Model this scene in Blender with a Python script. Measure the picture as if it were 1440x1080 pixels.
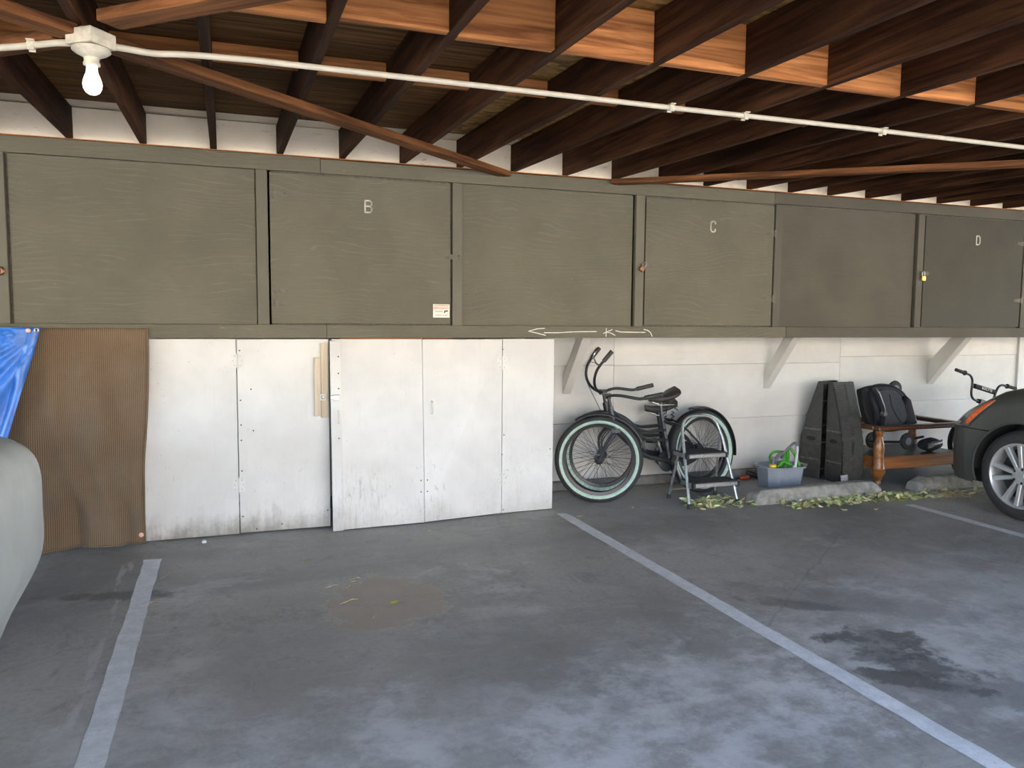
import bpy, bmesh, math, random
from mathutils import Vector, Matrix
R_ = math.radians
for o in list(bpy.data.objects): bpy.data.objects.remove(o)
sc = bpy.context.scene
COL = sc.collection

# ------------------------------------------------------------------ camera
# world: x along the carport's back wall, y towards that wall, z up; floor z = 0
YAW, PITCH, ROLL, FPX, EYE = R_(19.897), R_(4.773), R_(-0.460), 1108.4, 1.42
fw = Vector((math.sin(YAW)*math.cos(PITCH), math.cos(YAW)*math.cos(PITCH), -math.sin(PITCH)))
rt = Vector((math.cos(YAW), -math.sin(YAW), 0)); dn = fw.cross(rt)
c_, s_ = math.cos(ROLL), math.sin(ROLL)
rt2 = rt*c_ + dn*s_; dn2 = dn*c_ - rt*s_
cam = bpy.data.cameras.new('camera'); camo = bpy.data.objects.new('camera', cam); COL.objects.link(camo)
cam.sensor_width = 36.0; cam.lens = FPX/1440*36.0; cam.clip_start = 0.02
camo.matrix_world = Matrix(((rt2.x, -dn2.x, -fw.x, 0), (rt2.y, -dn2.y, -fw.y, 0), (rt2.z, -dn2.z, -fw.z, EYE), (0, 0, 0, 1)))
sc.camera = camo

# ------------------------------------------------------------------ sky, sun, exposure
w = bpy.data.worlds.new('world'); sc.world = w; w.use_nodes = True
nt = w.node_tree; nt.nodes.clear()
sky = nt.nodes.new('ShaderNodeTexSky'); sky.sky_type = 'NISHITA'; sky.sun_disc = False
sky.sun_elevation = R_(50); sky.sun_rotation = R_(18); sky.air_density = 1.0; sky.dust_density = 1.4; sky.ozone_density = 1.0
bg = nt.nodes.new('ShaderNodeBackground'); bg.inputs['Strength'].default_value = 0.62
wo = nt.nodes.new('ShaderNodeOutputWorld')
nt.links.new(sky.outputs[0], bg.inputs[0]); nt.links.new(bg.outputs[0], wo.inputs[0])
sun = bpy.data.lights.new('sun', 'SUN'); sun.energy = 5.8; sun.angle = R_(0.53); sun.color = (1.0, 0.93, 0.80)
suno = bpy.data.objects.new('sun', sun); COL.objects.link(suno)
suno.rotation_euler = (R_(-40), 0, R_(-18))     # shines down over the carport roof onto the driveway and the added stucco wall across it
sc.view_settings.view_transform = 'Standard'; sc.view_settings.look = 'None'
sc.view_settings.gamma = 1.0; sc.view_settings.use_curve_mapping = False
sc.view_settings.exposure = 2.0

# ------------------------------------------------------------------ helpers
def new_obj(name, data, parent=None):
    o = bpy.data.objects.new(name, data); COL.objects.link(o)
    if parent is not None: o.parent = parent
    return o
def empty(name, loc=(0, 0, 0), rz=0):
    o = new_obj(name, None); o.location = loc; o.rotation_euler = (0, 0, rz); o.empty_display_size = 0.1
    return o
def tag(o, label=None, cat=None, group=None, kind=None):
    if label: o['label'] = label
    if cat: o['category'] = cat
    if group: o['group'] = group
    if kind: o['kind'] = kind
    return o
def copy_tree(o, parent=None):
    c = o.copy(); COL.objects.link(c)
    if parent is not None: c.parent = parent
    for ch in [k for k in bpy.data.objects if k.parent == o]: copy_tree(ch, c)
    return c

class MB:
    def __init__(s): s.v = []; s.f = []
    def add(s, vs, fs):
        n = len(s.v); s.v += [tuple(v) for v in vs]; s.f += [tuple(i+n for i in f) for f in fs]; return s
    def box(s, x0, x1, y0, y1, z0, z1, M=None):
        vs = [Vector((x, y, z)) for x in (x0, x1) for y in (y0, y1) for z in (z0, z1)]
        if M is not None: vs = [M @ v for v in vs]
        return s.add(vs, [(0,1,3,2),(4,6,7,5),(0,4,5,1),(2,3,7,6),(0,2,6,4),(1,5,7,3)])
    def hexa(s, p):   # eight corners in the order of box()
        return s.add(p, [(0,1,3,2),(4,6,7,5),(0,4,5,1),(2,3,7,6),(0,2,6,4),(1,5,7,3)])
    def tube(s, pts, r, n=8, cap=True, closed=False):
        pts = [Vector(p) for p in pts]; m = len(pts)
        rs = r if isinstance(r, (list, tuple)) else [r]*m
        rings = []; up = None
        for i, p in enumerate(pts):
            if closed: t = pts[(i+1) % m]-pts[i-1]
            else: t = pts[min(i+1, m-1)]-pts[max(i-1, 0)]
            t = t.normalized() if t.length > 1e-9 else Vector((0, 0, 1))
            if up is None:
                a = Vector((0, 0, 1)) if abs(t.z) < 0.9 else Vector((1, 0, 0))
                up = (a-t*a.dot(t)).normalized()
            else:
                up = up-t*up.dot(t)
                up = up.normalized() if up.length > 1e-6 else t.orthogonal().normalized()
            b = t.cross(up)
            rings.append([p+(up*math.cos(2*math.pi*k/n)+b*math.sin(2*math.pi*k/n))*rs[i] for k in range(n)])
        vs = [q for rg in rings for q in rg]; fs = []
        for i in range(m if closed else m-1):
            j = (i+1) % m
            for k in range(n): fs.append((i*n+k, i*n+(k+1) % n, j*n+(k+1) % n, j*n+k))
        if cap and not closed: fs += [tuple(range(n))[::-1], tuple((m-1)*n+k for k in range(n))]
        return s.add(vs, fs)
    def lathe(s, prof, M=None, n=24, cap=True, a0=0, a1=2*math.pi):   # prof: (radius, height) about local z
        full = abs(a1-a0-2*math.pi) < 1e-6; k = n if full else n+1
        vs = []
        for r, h in prof:
            for i in range(k):
                a = a0+(a1-a0)*i/n; vs.append(Vector((r*math.cos(a), r*math.sin(a), h)))
        if M is not None: vs = [M @ v for v in vs]
        fs = []
        for j in range(len(prof)-1):
            for i in range(n):
                i2 = (i+1) % k; fs.append((j*k+i, j*k+i2, (j+1)*k+i2, (j+1)*k+i))
        if cap and full: fs += [tuple(range(k))[::-1], tuple((len(prof)-1)*k+i for i in range(k))]
        return s.add(vs, fs)
    def prism(s, poly, d0, d1, fn):   # poly of (a,b); fn(a,b,d) -> point
        n = len(poly)
        vs = [fn(a, b, d0) for a, b in poly]+[fn(a, b, d1) for a, b in poly]
        return s.add(vs, [tuple(range(n))[::-1], tuple(range(n, 2*n))]+[(i, (i+1) % n, n+(i+1) % n, n+i) for i in range(n)])
    def grid(s, fn, nu, nv, closed_u=False):
        vs = [fn(i/nu, j/nv) for j in range(nv+1) for i in range(nu+1)]
        return s.add(vs, [(j*(nu+1)+i, j*(nu+1)+i+1, (j+1)*(nu+1)+i+1, (j+1)*(nu+1)+i) for j in range(nv) for i in range(nu)])
    def mesh(s, name, mat, bevel=0, smooth=False, seg=1, solid=0, recalc=True):
        me = bpy.data.meshes.new(name); bm = bmesh.new()
        bv = [bm.verts.new(v) for v in s.v]
        for f in s.f:
            try: bm.faces.new([bv[i] for i in f])
            except ValueError: pass
        bmesh.ops.remove_doubles(bm, verts=bm.verts, dist=1e-6)
        if recalc: bmesh.ops.recalc_face_normals(bm, faces=bm.faces)
        if bevel > 0:
            es = [e for e in bm.edges if len(e.link_faces) == 2 and e.calc_face_angle(0) > 0.6]
            bmesh.ops.bevel(bm, geom=es, offset=bevel, segments=seg, profile=0.5, affect='EDGES', clamp_overlap=True)
        bm.to_mesh(me); bm.free()
        if smooth:
            for p in me.polygons: p.use_smooth = True
            try: me.set_sharp_from_angle(angle=R_(40))
            except Exception: pass
        if mat is not None: me.materials.append(mat)
        return me
    def build(s, name, mat, parent=None, bevel=0, smooth=False, seg=1, solid=0, recalc=True):
        o = new_obj(name, s.mesh(name, mat, bevel, smooth, seg, 0, recalc), parent)
        if solid:
            m = o.modifiers.new('solid', 'SOLIDIFY'); m.thickness = solid; m.offset = 0
        return o
def boxo(name, mat, parent, x0, x1, y0, y1, z0, z1, bevel=0.002):
    return MB().box(x0, x1, y0, y1, z0, z1).build(name, mat, parent, bevel)
def bez(pts, n=8):   # Catmull-Rom through the points
    pts = [Vector(p) for p in pts]; out = []
    P = [pts[0]*2-pts[1]]+pts+[pts[-1]*2-pts[-2]]
    for i in range(1, len(P)-2):
        for k in range(n):
            t = k/n; a, b, c, d = P[i-1], P[i], P[i+1], P[i+2]
            out.append(0.5*((2*b)+(c-a)*t+(2*a-5*b+4*c-d)*t*t+(3*b-a-3*c+d)*t*t*t))
    out.append(pts[-1]); return out
def text_mesh(name, s, size, mat, parent, M, depth=0.001, bold=0.0):
    cu = bpy.data.curves.new('t', 'FONT'); cu.body = s; cu.size = size; cu.extrude = depth; cu.offset = bold
    cu.align_x = 'CENTER'; cu.align_y = 'CENTER'; cu.resolution_u = 2
    o = bpy.data.objects.new('t', cu); COL.objects.link(o)
    dg = bpy.context.evaluated_depsgraph_get(); me = bpy.data.meshes.new_from_object(o.evaluated_get(dg))
    bpy.data.objects.remove(o); me.transform(M); me.name = name; me.materials.clear(); me.materials.append(mat)
    return new_obj(name, me, parent)

# ------------------------------------------------------------------ materials
class NT:
    def __init__(s, name):
        s.m = bpy.data.materials.new(name); s.m.use_nodes = True; s.t = s.m.node_tree
        s.b = s.t.nodes['Principled BSDF']; s._pos = None
    def n(s, typ, **kw):
        nd = s.t.nodes.new(typ)
        for k, v in kw.items(): setattr(nd, k, v)
        return nd
    def put(s, sock, v):
        if v is None: return
        if hasattr(v, 'is_linked') or isinstance(v, bpy.types.NodeSocket): s.t.links.new(v, sock)
        else:
            if isinstance(v, (tuple, list)) and len(v) == 3 and sock.type == 'RGBA': v = (*v, 1)
            sock.default_value = v
    def pos(s):
        if s._pos is None: s._pos = s.n('ShaderNodeNewGeometry').outputs['Position']
        return s._pos
    def vm(s, op, a, b=None):
        nd = s.n('ShaderNodeVectorMath', operation=op); s.put(nd.inputs[0], a)
        if b is not None: s.put(nd.inputs[1], b)
        return nd.outputs['Value'] if op in ('LENGTH', 'DOT_PRODUCT') else nd.outputs[0]
    def mt(s, op, a, b=None, clamp=False):
        nd = s.n('ShaderNodeMath', operation=op, use_clamp=clamp); s.put(nd.inputs[0], a)
        if b is not None: s.put(nd.inputs[1], b)
        return nd.outputs[0]
    def noise(s, scale=(1, 1, 1), detail=4, rough=0.55, vec=None, off=None, dist=0):
        v = vec if vec is not None else s.pos()
        if off is not None: v = s.vm('ADD', v, off)
        v = s.vm('MULTIPLY', v, scale if not isinstance(scale, (int, float)) else (scale,)*3)
        nd = s.n('ShaderNodeTexNoise'); s.put(nd.inputs['Vector'], v)
        nd.inputs['Scale'].default_value = 1; nd.inputs['Detail'].default_value = detail
        nd.inputs['Roughness'].default_value = rough; nd.inputs['Distortion'].default_value = dist
        return nd.outputs['Fac']
    def rng(s, v, a, b, c=0.0, d=1.0, smooth=True):
        nd = s.n('ShaderNodeMapRange'); nd.interpolation_type = 'SMOOTHSTEP' if smooth else 'LINEAR'
        s.put(nd.inputs[0], v)
        for i, q in enumerate((a, b, c, d)): s.put(nd.inputs[i+1], q)
        return nd.outputs[0]
    def mix(s, f, a, b, mode='MIX'):
        nd = s.n('ShaderNodeMix', data_type='RGBA', blend_type=mode); s.put(nd.inputs[0], f)
        s.put(nd.inputs[6], a); s.put(nd.inputs[7], b); return nd.outputs[2]
    def rnd(s): return s.n('ShaderNodeObjectInfo').outputs['Random']
    def axis(s, i):
        nd = s.n('ShaderNodeSeparateXYZ'); s.put(nd.inputs[0], s.pos()); return nd.outputs[i]
    def bump(s, h, strength=0.3, dist=0.01):
        nd = s.n('ShaderNodeBump'); nd.inputs['Strength'].default_value = strength; nd.inputs['Distance'].default_value = dist
        s.put(nd.inputs['Height'], h); s.t.links.new(nd.outputs[0], s.b.inputs['Normal'])
    def out(s, col=None, rough=0.5, metal=0.0, spec=None):
        s.put(s.b.inputs['Base Color'], col); s.put(s.b.inputs['Roughness'], rough); s.put(s.b.inputs['Metallic'], metal)
        if spec is not None: s.put(s.b.inputs['Specular IOR Level'], spec)
        return s.m
def plain(name, col, rough=0.5, metal=0.0, var=0.12, scale=18, bump=0.0, spec=None):
    t = NT(name); f = t.noise(scale, 4)
    dk = tuple(c*(1-var) for c in col); lt = tuple(min(1, c*(1+var)) for c in col)
    c = t.mix(t.rng(f, 0.3, 0.7), dk, lt)
    if bump: t.bump(t.noise(scale*6, 3), bump, 0.004)
    return t.out(c, rough if rough < 0.37 else t.rng(f, 0.2, 0.8, rough-0.05, min(1, rough+0.05)), metal, spec)
def wood(name, dark, light, grain='y', rough=0.7, tint=0.35, spec=0.12):
    t = NT(name)
    if grain in ('d1', 'd2'):
        vr = t.n('ShaderNodeVectorRotate', rotation_type='Z_AXIS'); t.put(vr.inputs['Vector'], t.pos()); vr.inputs['Angle'].default_value = R_(-45 if grain == 'd1' else 45); t._pos = vr.outputs[0]; grain = 'x'
    sc3 = {'x': (1.6, 34, 34), 'y': (34, 1.6, 34), 'z': (34, 34, 1.6)}[grain]
    r = t.rnd(); off = t.n('ShaderNodeCombineXYZ'); 
    for i in range(3): t.put(off.inputs[i], t.mt('MULTIPLY', r, 17.0+9*i))
    g = t.noise(sc3, 5, 0.62, off=off.outputs[0], dist=0.6)
    big = t.noise(tuple(0.10*q if q > 5 else 1.1 for q in sc3), 3, 0.5, off=off.outputs[0])
    c = t.mix(t.rng(g, 0.30, 0.68), dark, light)
    c = t.mix(t.rng(big, 0.35, 0.72, 0, 0.55), c, tuple(q*0.42 for q in dark))
    hsv = t.n('ShaderNodeHueSaturation'); t.put(hsv.inputs['Color'], c); t.put(hsv.inputs['Value'], t.rng(r, 0, 1, 1-tint, 1+tint, False))
    t.bump(g, 0.35, 0.004)
    return t.out(hsv.outputs[0], rough, 0, spec)
def concrete_floor():
    t = NT('sealed_concrete'); p = t.pos()
    big = t.noise((0.55, 0.55, 1), 5, 0.6, dist=0.8); med = t.noise((2.6, 2.6, 1), 8, 0.7, off=(7, 3, 0), dist=0.2)
    fine = t.noise((38, 38, 1), 4, 0.6); cloud = t.noise((1.6, 2.0, 1), 8, 0.72, off=(31, 12, 0), dist=.3)
    c = t.mix(t.rng(big, 0.34, 0.66), (0.225, 0.212, 0.192), (0.385, 0.366, 0.333))
    c = t.mix(t.rng(med, 0.42, 0.66, 0, 0.6), c, (0.41, 0.391, 0.358))
    c = t.mix(t.rng(t.noise((6.5, 4.5, 1), 7, 0.75, off=(17, 5, 0), dist=1.0), 0.52, 0.66, 0, 0.45), c, (0.175, 0.168, 0.158))
    c = t.mix(t.rng(cloud, 0.54, 0.66, 0, 0.55), c, (0.50, 0.495, 0.48))
    c = t.mix(t.rng(t.noise((1.2, 14, 1), 5, 0.7, off=(4, 8, 0), dist=.5), 0.56, 0.70, 0, 0.35), c, (0.44, 0.435, 0.42))
    c = t.mix(t.rng(fine, 0.35, 0.75, 0, 0.30), c, (0.17, 0.165, 0.158))
    c = t.mix(t.rng(t.noise((90, 90, 1), 2, 0.5, off=(1, 1, 0)), 0.70, 0.76, 0, 0.5), c, (0.62, 0.61, 0.58))
    brk = t.rng(t.noise((4.2, 4.2, 1), 8, 0.72, off=(21, 33, 0)), 0.38, 0.62, 0.12, 1.0)
    wob = t.noise((5, 5, 1), 6, 0.7, off=(3, 9, 0)); wob2 = t.noise((2.2, 2.2, 1), 5, 0.6, off=(13, 2, 0))
    def patch(cx, cy, rx, ry, amp=0.9, rot=0.0, a=1.06, b=0.94):
        q = t.vm('SUBTRACT', p, (cx, cy, 0))
        if rot:
            vr = t.n('ShaderNodeVectorRotate', rotation_type='Z_AXIS'); t.put(vr.inputs['Vector'], q); vr.inputs['Angle'].default_value = rot; q = vr.outputs[0]
        q = t.vm('MULTIPLY', q, (1/rx, 1/ry, 0)); d = t.vm('LENGTH', q)
        d = t.mt('ADD', d, t.mt('MULTIPLY', t.mt('SUBTRACT', wob, 0.5), amp*1.6)); d = t.mt('ADD', d, t.mt('MULTIPLY', t.mt('SUBTRACT', wob2, 0.5), amp))
        return t.rng(d, a, b)
    # pale patches towards the camera, soft dark patches farther back, oil streaks
    for cx, cy, rx, ry, k in ((0.75, 2.35, .8, .5, .55), (1.55, 2.3, .75, .55, .6), (2.9, 2.5, .9, .7, .55), (-0.3, 2.7, .35, .9, .4), (3.9, 3.0, .8, .6, .35)):
        c = t.mix(t.mt('MULTIPLY', t.mt('MULTIPLY', patch(cx, cy, rx, ry, 1.8, 0, 1.3, 0.35), brk), k*1.35), c, (0.56, 0.55, 0.53))
    for cx, cy, rx, ry, k in ((0.55, 4.75, 2.0, .5, .30), (1.05, 3.1, .35, .5, .45), (0.2, 3.6, .35, .9, .25), (3.6, 4.5, 1.3, .45, .45), (4.3, 3.9, .8, .4, .3), (-0.8, 4.4, .3, .5, .35)):
        c = t.mix(t.mt('MULTIPLY', patch(cx, cy, rx, ry, 0.9, 0, 1.3, 0.5), k), c, (0.165, 0.16, 0.15))
    for cx, cy, rx, ry, rot, k in ((2.72, 2.62, .16, .14, .4, .75), (2.66, 2.42, .22, .09, .9, .7), (2.55, 2.28, .2, .05, .7, .7), (2.75, 2.12, .35, .1, .5, .45), (2.9, 3.1, .5, .12, .7, .35), (2.62, 3.15, .2, .05, .6, .5), (-0.55, 4.35, .22, .05, .2, .6)):
        c = t.mix(t.mt('MULTIPLY', patch(cx, cy, rx*1.25, ry*1.25, 2.2, rot, 1.25, 0.75), t.mt('MULTIPLY', t.rng(brk, 0.1, 0.6, 0.45, 1.0), k*1.15)), c, (0.095, 0.090, 0.086))
    # dried mud film, and two small ones
    rim = patch(0.70, 3.84, .285, .345, 1.5, 0, 1.03, 0.97); mud = patch(0.70, 3.84, .27, .33, 1.5, 0, 1.03, 0.97)
    c = t.mix(t.mt('MULTIPLY', rim, 0.35), c, (0.48, 0.45, 0.41)); c = t.mix(t.mt('MULTIPLY', mud, 0.9), c, t.mix(t.rng(med, .3, .7), (0.265, 0.212, 0.165), (0.36, 0.302, 0.245)))
    for cx, cy in ((0.98, 2.62), (2.08, 2.60)):
        c = t.mix(t.mt('MULTIPLY', patch(cx, cy, .055, .055, 0.7), 0.35), c, (0.28, 0.245, 0.21))
    # remains of an older painted line beside the present one
    ax = t.mt('ABSOLUTE', t.mt('SUBTRACT', t.axis(0), -0.556)); old = t.rng(ax, 0.036, 0.028)
    worn = t.rng(t.noise((9, 2.2, 1), 4, 0.7, off=(2, 4, 0)), 0.50, 0.60)
    lim = t.mt('MULTIPLY', t.rng(t.axis(1), 2.9, 3.0), t.rng(t.axis(1), 5.0, 4.9))
    c = t.mix(t.mt('MULTIPLY', t.mt('MULTIPLY', old, worn), t.mt('MULTIPLY', lim, 0.5)), c, (0.5, 0.5, 0.5))
    # hairline cracks
    vo = t.n('ShaderNodeTexVoronoi', feature='DISTANCE_TO_EDGE'); t.put(vo.inputs['Vector'], t.vm('ADD', t.vm('MULTIPLY', p, (.42, .42, 0)), t.vm('MULTIPLY', wob, (.25, .25, 0)))); vo.inputs['Scale'].default_value = 1
    c = t.mix(t.mt('MULTIPLY', t.rng(vo.outputs[0], 0.004, 0.0015), 0.22), c, (0.07, 0.07, 0.07))
    t.bump(t.mt('ADD', fine, t.mt('MULTIPLY', med, 2)), 0.12, 0.004)
    return t.out(c, t.rng(med, 0.3, 0.7, 0.42, 0.62), 0, 0.45)
def painted(name, base, wear, grain=(2.0, 60, 34), rough=0.55, bumpk=0.5, dirt=None, wearamt=(0.70, 0.78), spec=0.4, figure=0.0):
    t = NT(name); r = t.rnd(); off = t.n('ShaderNodeCombineXYZ')
    for i in range(3): t.put(off.inputs[i], t.mt('MULTIPLY', r, 11.0+7*i))
    g = t.noise(grain, 5, 0.62, off=off.outputs[0], dist=1.4); b = t.noise(1.7, 4, 0.6, off=off.outputs[0])
    c = t.mix(t.rng(b, 0.3, 0.7), tuple(q*0.90 for q in base), tuple(q*1.08 for q in base))
    c = t.mix(t.rng(g, 0.55, 0.85, 0, 0.45), c, tuple(q*0.74 for q in base))
    sp = t.noise((7, 30, 22), 5, 0.75, off=off.outputs[0])
    c = t.mix(t.rng(sp, wearamt[0], wearamt[1], 0, 0.7), c, wear)
    if dirt:
        z = t.axis(2); st = t.noise((26, 26, 1.6), 5, 0.7); sm = t.noise((3.5, 3.5, 2.5), 5, 0.7, off=(5, 0, 1))
        edge = t.rng(t.mt('ADD', z, t.mt('ADD', t.mt('MULTIPLY', t.mt('SUBTRACT', st, 0.5), 0.20), t.mt('MULTIPLY', t.mt('SUBTRACT', sm, 0.5), -0.55))), 0.20, -0.06)
        c = t.mix(t.mt('MULTIPLY', edge, t.rng(t.axis(0), 0.0, 1.2, 0.85, 0.30)), c, dirt)
        scuff = t.mt('MULTIPLY', t.rng(z, 0.62, 0.25), t.rng(t.noise((22, 22, 9), 6, 0.8, off=(1, 2, 3), dist=1.5), 0.56, 0.66))
        c = t.mix(t.mt('MULTIPLY', scuff, t.rng(sm, 0.40, 0.60, 0.0, 0.75)), c, (0.30, 0.30, 0.28))
        scr = t.mt('MULTIPLY', t.mt('MULTIPLY', t.rng(t.axis(0), 0.66, 0.72), t.rng(t.axis(0), 1.15, 0.85)), t.rng(z, 0.50, 0.30)); c = t.mix(t.mt('MULTIPLY', scr, t.rng(t.noise((60, 60, 7), 5, .8, off=(6, 1, 2), dist=.8), .52, .62, 0, .55)), c, (0.33, 0.33, 0.31))
        spk = t.rng(t.noise(55, 2, 0.5, off=(9, 9, 9)), 0.74, 0.78); c = t.mix(t.mt('MULTIPLY', spk, 0.5), c, (0.25, 0.23, 0.20))
    hgt = g
    if figure:
        wv = t.noise((1.3, 1.3, 2.6), 2, 0.45, off=off.outputs[0], dist=0.3); zz = t.axis(2)
        sn = t.mt('SINE', t.mt('ADD', t.mt('MULTIPLY', zz, 190.0), t.mt('MULTIPLY', wv, 60.0)))
        ln = t.mt('MULTIPLY', t.rng(sn, 0.45, 0.98), t.rng(t.noise((5, 5, 9), 4, 0.6, off=(3, 3, 3)), 0.42, 0.62))
        c = t.mix(t.mt('MULTIPLY', ln, figure), c, wear); hgt = t.mt('ADD', g, t.mt('MULTIPLY', ln, 0.5))
    t.bump(hgt, bumpk, 0.003)
    return t.out(c, rough, 0, spec)
def stripe_paint():
    t = NT('road_paint'); a = t.noise((14, 14, 1), 6, 0.75); b = t.noise((60, 60, 1), 4, 0.7); g = t.noise((3, 1.2, 1), 4, 0.6)
    c = t.mix(t.rng(a, 0.35, 0.7), (0.60, 0.60, 0.60), (0.76, 0.76, 0.76)); c = t.mix(t.rng(b, 0.56, 0.70, 0, 0.6), c, (0.38, 0.38, 0.38))
    c = t.mix(t.rng(g, 0.5, 0.75, 0, 0.5), c, (0.42, 0.42, 0.42))
    t.bump(b, 0.2, 0.003); return t.out(c, 0.6, 0, 0.35)
def osb():
    t = NT('strand_board'); vo = t.n('ShaderNodeTexVoronoi'); t.put(vo.inputs['Vector'], t.vm('ADD', t.vm('MULTIPLY', t.pos(), (14, 34, 20)), t.vm('MULTIPLY', t.noise(9, 3), (3, 3, 3)))); vo.inputs['Scale'].default_value = 1
    sp = t.n('ShaderNodeSeparateColor'); t.put(sp.inputs[0], vo.outputs['Color'])
    c = t.mix(sp.outputs[0], (0.22, 0.115, 0.032), (0.50, 0.30, 0.10)); c = t.mix(t.rng(sp.outputs[1], .75, .95, 0, .8), c, (0.10, 0.05, 0.02))
    t.bump(sp.outputs[0], 0.3, 0.003); return t.out(c, 0.7, 0, 0.3)
def shade_cloth_mat():
    t = NT('knitted_shade_cloth'); x, z = t.axis(0), t.axis(2)
    sn = t.mt('SINE', t.mt('MULTIPLY', t.mt('ADD', x, t.mt('MULTIPLY', t.noise(3, 2), .01)), 2*math.pi/0.0105)); s2 = t.mt('SINE', t.mt('MULTIPLY', z, 2*math.pi/0.011))
    k = t.mt('ADD', t.mt('MULTIPLY', sn, 0.5), t.mt('MULTIPLY', s2, 0.12)); n = t.noise(4, 5, .65)
    c = t.mix(t.rng(k, -0.5, 0.6), (0.105, 0.070, 0.042), (0.225, 0.155, 0.098)); c = t.mix(t.rng(n, .35, .7, 0, .5), c, (0.20, 0.145, 0.10))
    c = t.mix(t.mt('MULTIPLY', t.rng(t.noise((3, 3, 5), 4, .6, off=(4, 4, 4)), .5, .68), t.rng(z, .5, .2, 0, .5)), c, (0.13, 0.115, 0.095))
    t.bump(t.mt('ADD', t.mt('MULTIPLY', k, .04), t.mt('MULTIPLY', t.noise((4.5, 4.5, 3.0), 3, .5, dist=.6), 1.0)), 0.6, 0.045); return t.out(c, 0.8, 0, 0.2)

M = {}
M['floor'] = concrete_floor(); M['stripe'] = stripe_paint(); M['osb'] = osb(); M['shade'] = shade_cloth_mat()
M['lot'] = plain('sunlit_lot', (0.56, 0.48, 0.38), 0.85, 0, 0.15, 2.0)
M['rafter'] = wood('old_rafter', (0.026, 0.011, 0.006), (0.110, 0.045, 0.020), 'y', 0.72)
M['rafter_x'] = wood('old_blocking', (0.22, 0.078, 0.027), (0.70, 0.30, 0.105), 'x', 0.65, 0.35)
M['brace'] = wood('old_brace', (0.075, 0.030, 0.013), (0.30, 0.125, 0.048), 'd1', 0.68, 0.15)
M['brace2'] = wood('old_cross_brace', (0.075, 0.030, 0.013), (0.30, 0.125, 0.048), 'd2', 0.68, 0.15)
M['ply'] = wood('old_plywood', (0.062, 0.029, 0.012), (0.26, 0.128, 0.046), 'x', 0.75, 0.2)
M['cream'] = painted('cream_paint', (0.86, 0.77, 0.62), (0.32, 0.18, 0.11), (2, 40, 40), 0.6, 0.3, wearamt=(0.56, 0.74))
M['grey'] = painted('grey_olive_paint', (0.146, 0.139, 0.104), (0.26, 0.245, 0.19), (4.5, 60, 40), 0.68, 0.9, wearamt=(0.66, 0.76), spec=.18, figure=.24)
M['grey_v'] = painted('grey_olive_trim', (0.162, 0.154, 0.122), (0.26, 0.24, 0.19), (40, 60, 2.5), 0.68, 0.4, wearamt=(0.72, 0.80), spec=.18)
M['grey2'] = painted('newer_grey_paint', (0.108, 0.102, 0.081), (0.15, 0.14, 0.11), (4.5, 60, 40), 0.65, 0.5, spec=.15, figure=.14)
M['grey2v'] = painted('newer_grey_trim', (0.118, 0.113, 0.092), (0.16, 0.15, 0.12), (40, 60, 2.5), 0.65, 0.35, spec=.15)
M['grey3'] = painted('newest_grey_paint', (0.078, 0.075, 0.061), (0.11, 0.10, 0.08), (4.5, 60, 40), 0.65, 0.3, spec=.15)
M['white'] = painted('white_ply_paint', (0.68, 0.675, 0.65), (0.54, 0.52, 0.47), (40, 40, 2.2), 0.5, 0.25, dirt=(0.20, 0.18, 0.14))
M['wallwhite'] = painted('white_board_paint', (0.66, 0.652, 0.625), (0.48, 0.46, 0.42), (2.0, 50, 46), 0.6, 0.5, wearamt=(0.66, 0.76))
M['bracketwhite'] = painted('bracket_paint', (0.60, 0.58, 0.54), (0.40, 0.37, 0.32), (30, 30, 6), 0.6, 0.3)
M['footing'] = plain('footing_concrete', (0.20, 0.195, 0.185), 0.85, 0, 0.25, 9, 0.4)
M['stop'] = plain('wheel_stop_concrete', (0.26, 0.25, 0.225), 0.85, 0, 0.30, 14, 0.6)
M['dark'] = plain('dark_void', (0.02, 0.018, 0.016), 0.9)
M['conduit'] = plain('painted_conduit', (0.58, 0.54, 0.44), 0.45, 0, 0.08, 12)
M['fixture'] = plain('old_cream_enamel', (0.62, 0.58, 0.47), 0.5, 0, 0.18, 25, 0.3)
M['letter'] = plain('letter_white', (0.62, 0.60, 0.52), 0.5, 0, 0.1)
M['chalk'] = plain('chalk', (0.75, 0.74, 0.70), 0.9, 0, 0.12, 60)
M['steel'] = plain('worn_steel', (0.40, 0.39, 0.37), 0.38, 0.9, 0.2, 30)
M['greymetal'] = plain('painted_hardware', (0.125, 0.118, 0.095), 0.6, 0.0, 0.25, 40)
M['brass'] = plain('brass', (0.62, 0.36, 0.12), 0.35, 0.9, 0.15, 30)
M['bronze'] = plain('brown_lock', (0.17, 0.085, 0.055), 0.3, 0.7, 0.3, 40)
M['paper'] = plain('sticker_paper', (0.78, 0.74, 0.66), 0.5)
M['orange'] = plain('sticker_orange', (0.72, 0.34, 0.22), 0.5)
M['ink'] = plain('ink', (0.04, 0.035, 0.03), 0.6)
M['rawwood'] = wood('bare_pine', (0.62, 0.50, 0.36), (0.78, 0.68, 0.54), 'z', 0.6, 0.05)
M['black'] = plain('satin_black', (0.022, 0.022, 0.024), 0.35, 0.0, 0.2, 30)

# ------------------------------------------------------------------ the setting
ZR = lambda y: 2.445-0.0303*(5.33-y)          # underside of the rafters
XL, XR, YF, YB = -7.0, 14.0, -0.9, 6.15
tag(MB().box(XL, XR, YF, YB, -0.12, 0.0).build('floor', M['floor']), 'smooth stained grey concrete carport slab', kind='structure')
tag(MB().box(-45, 50, -50, YF, -0.16, -0.015).build('ground_outside', M['lot']), 'sunlit concrete driveway in front of the carport', kind='structure')

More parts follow.
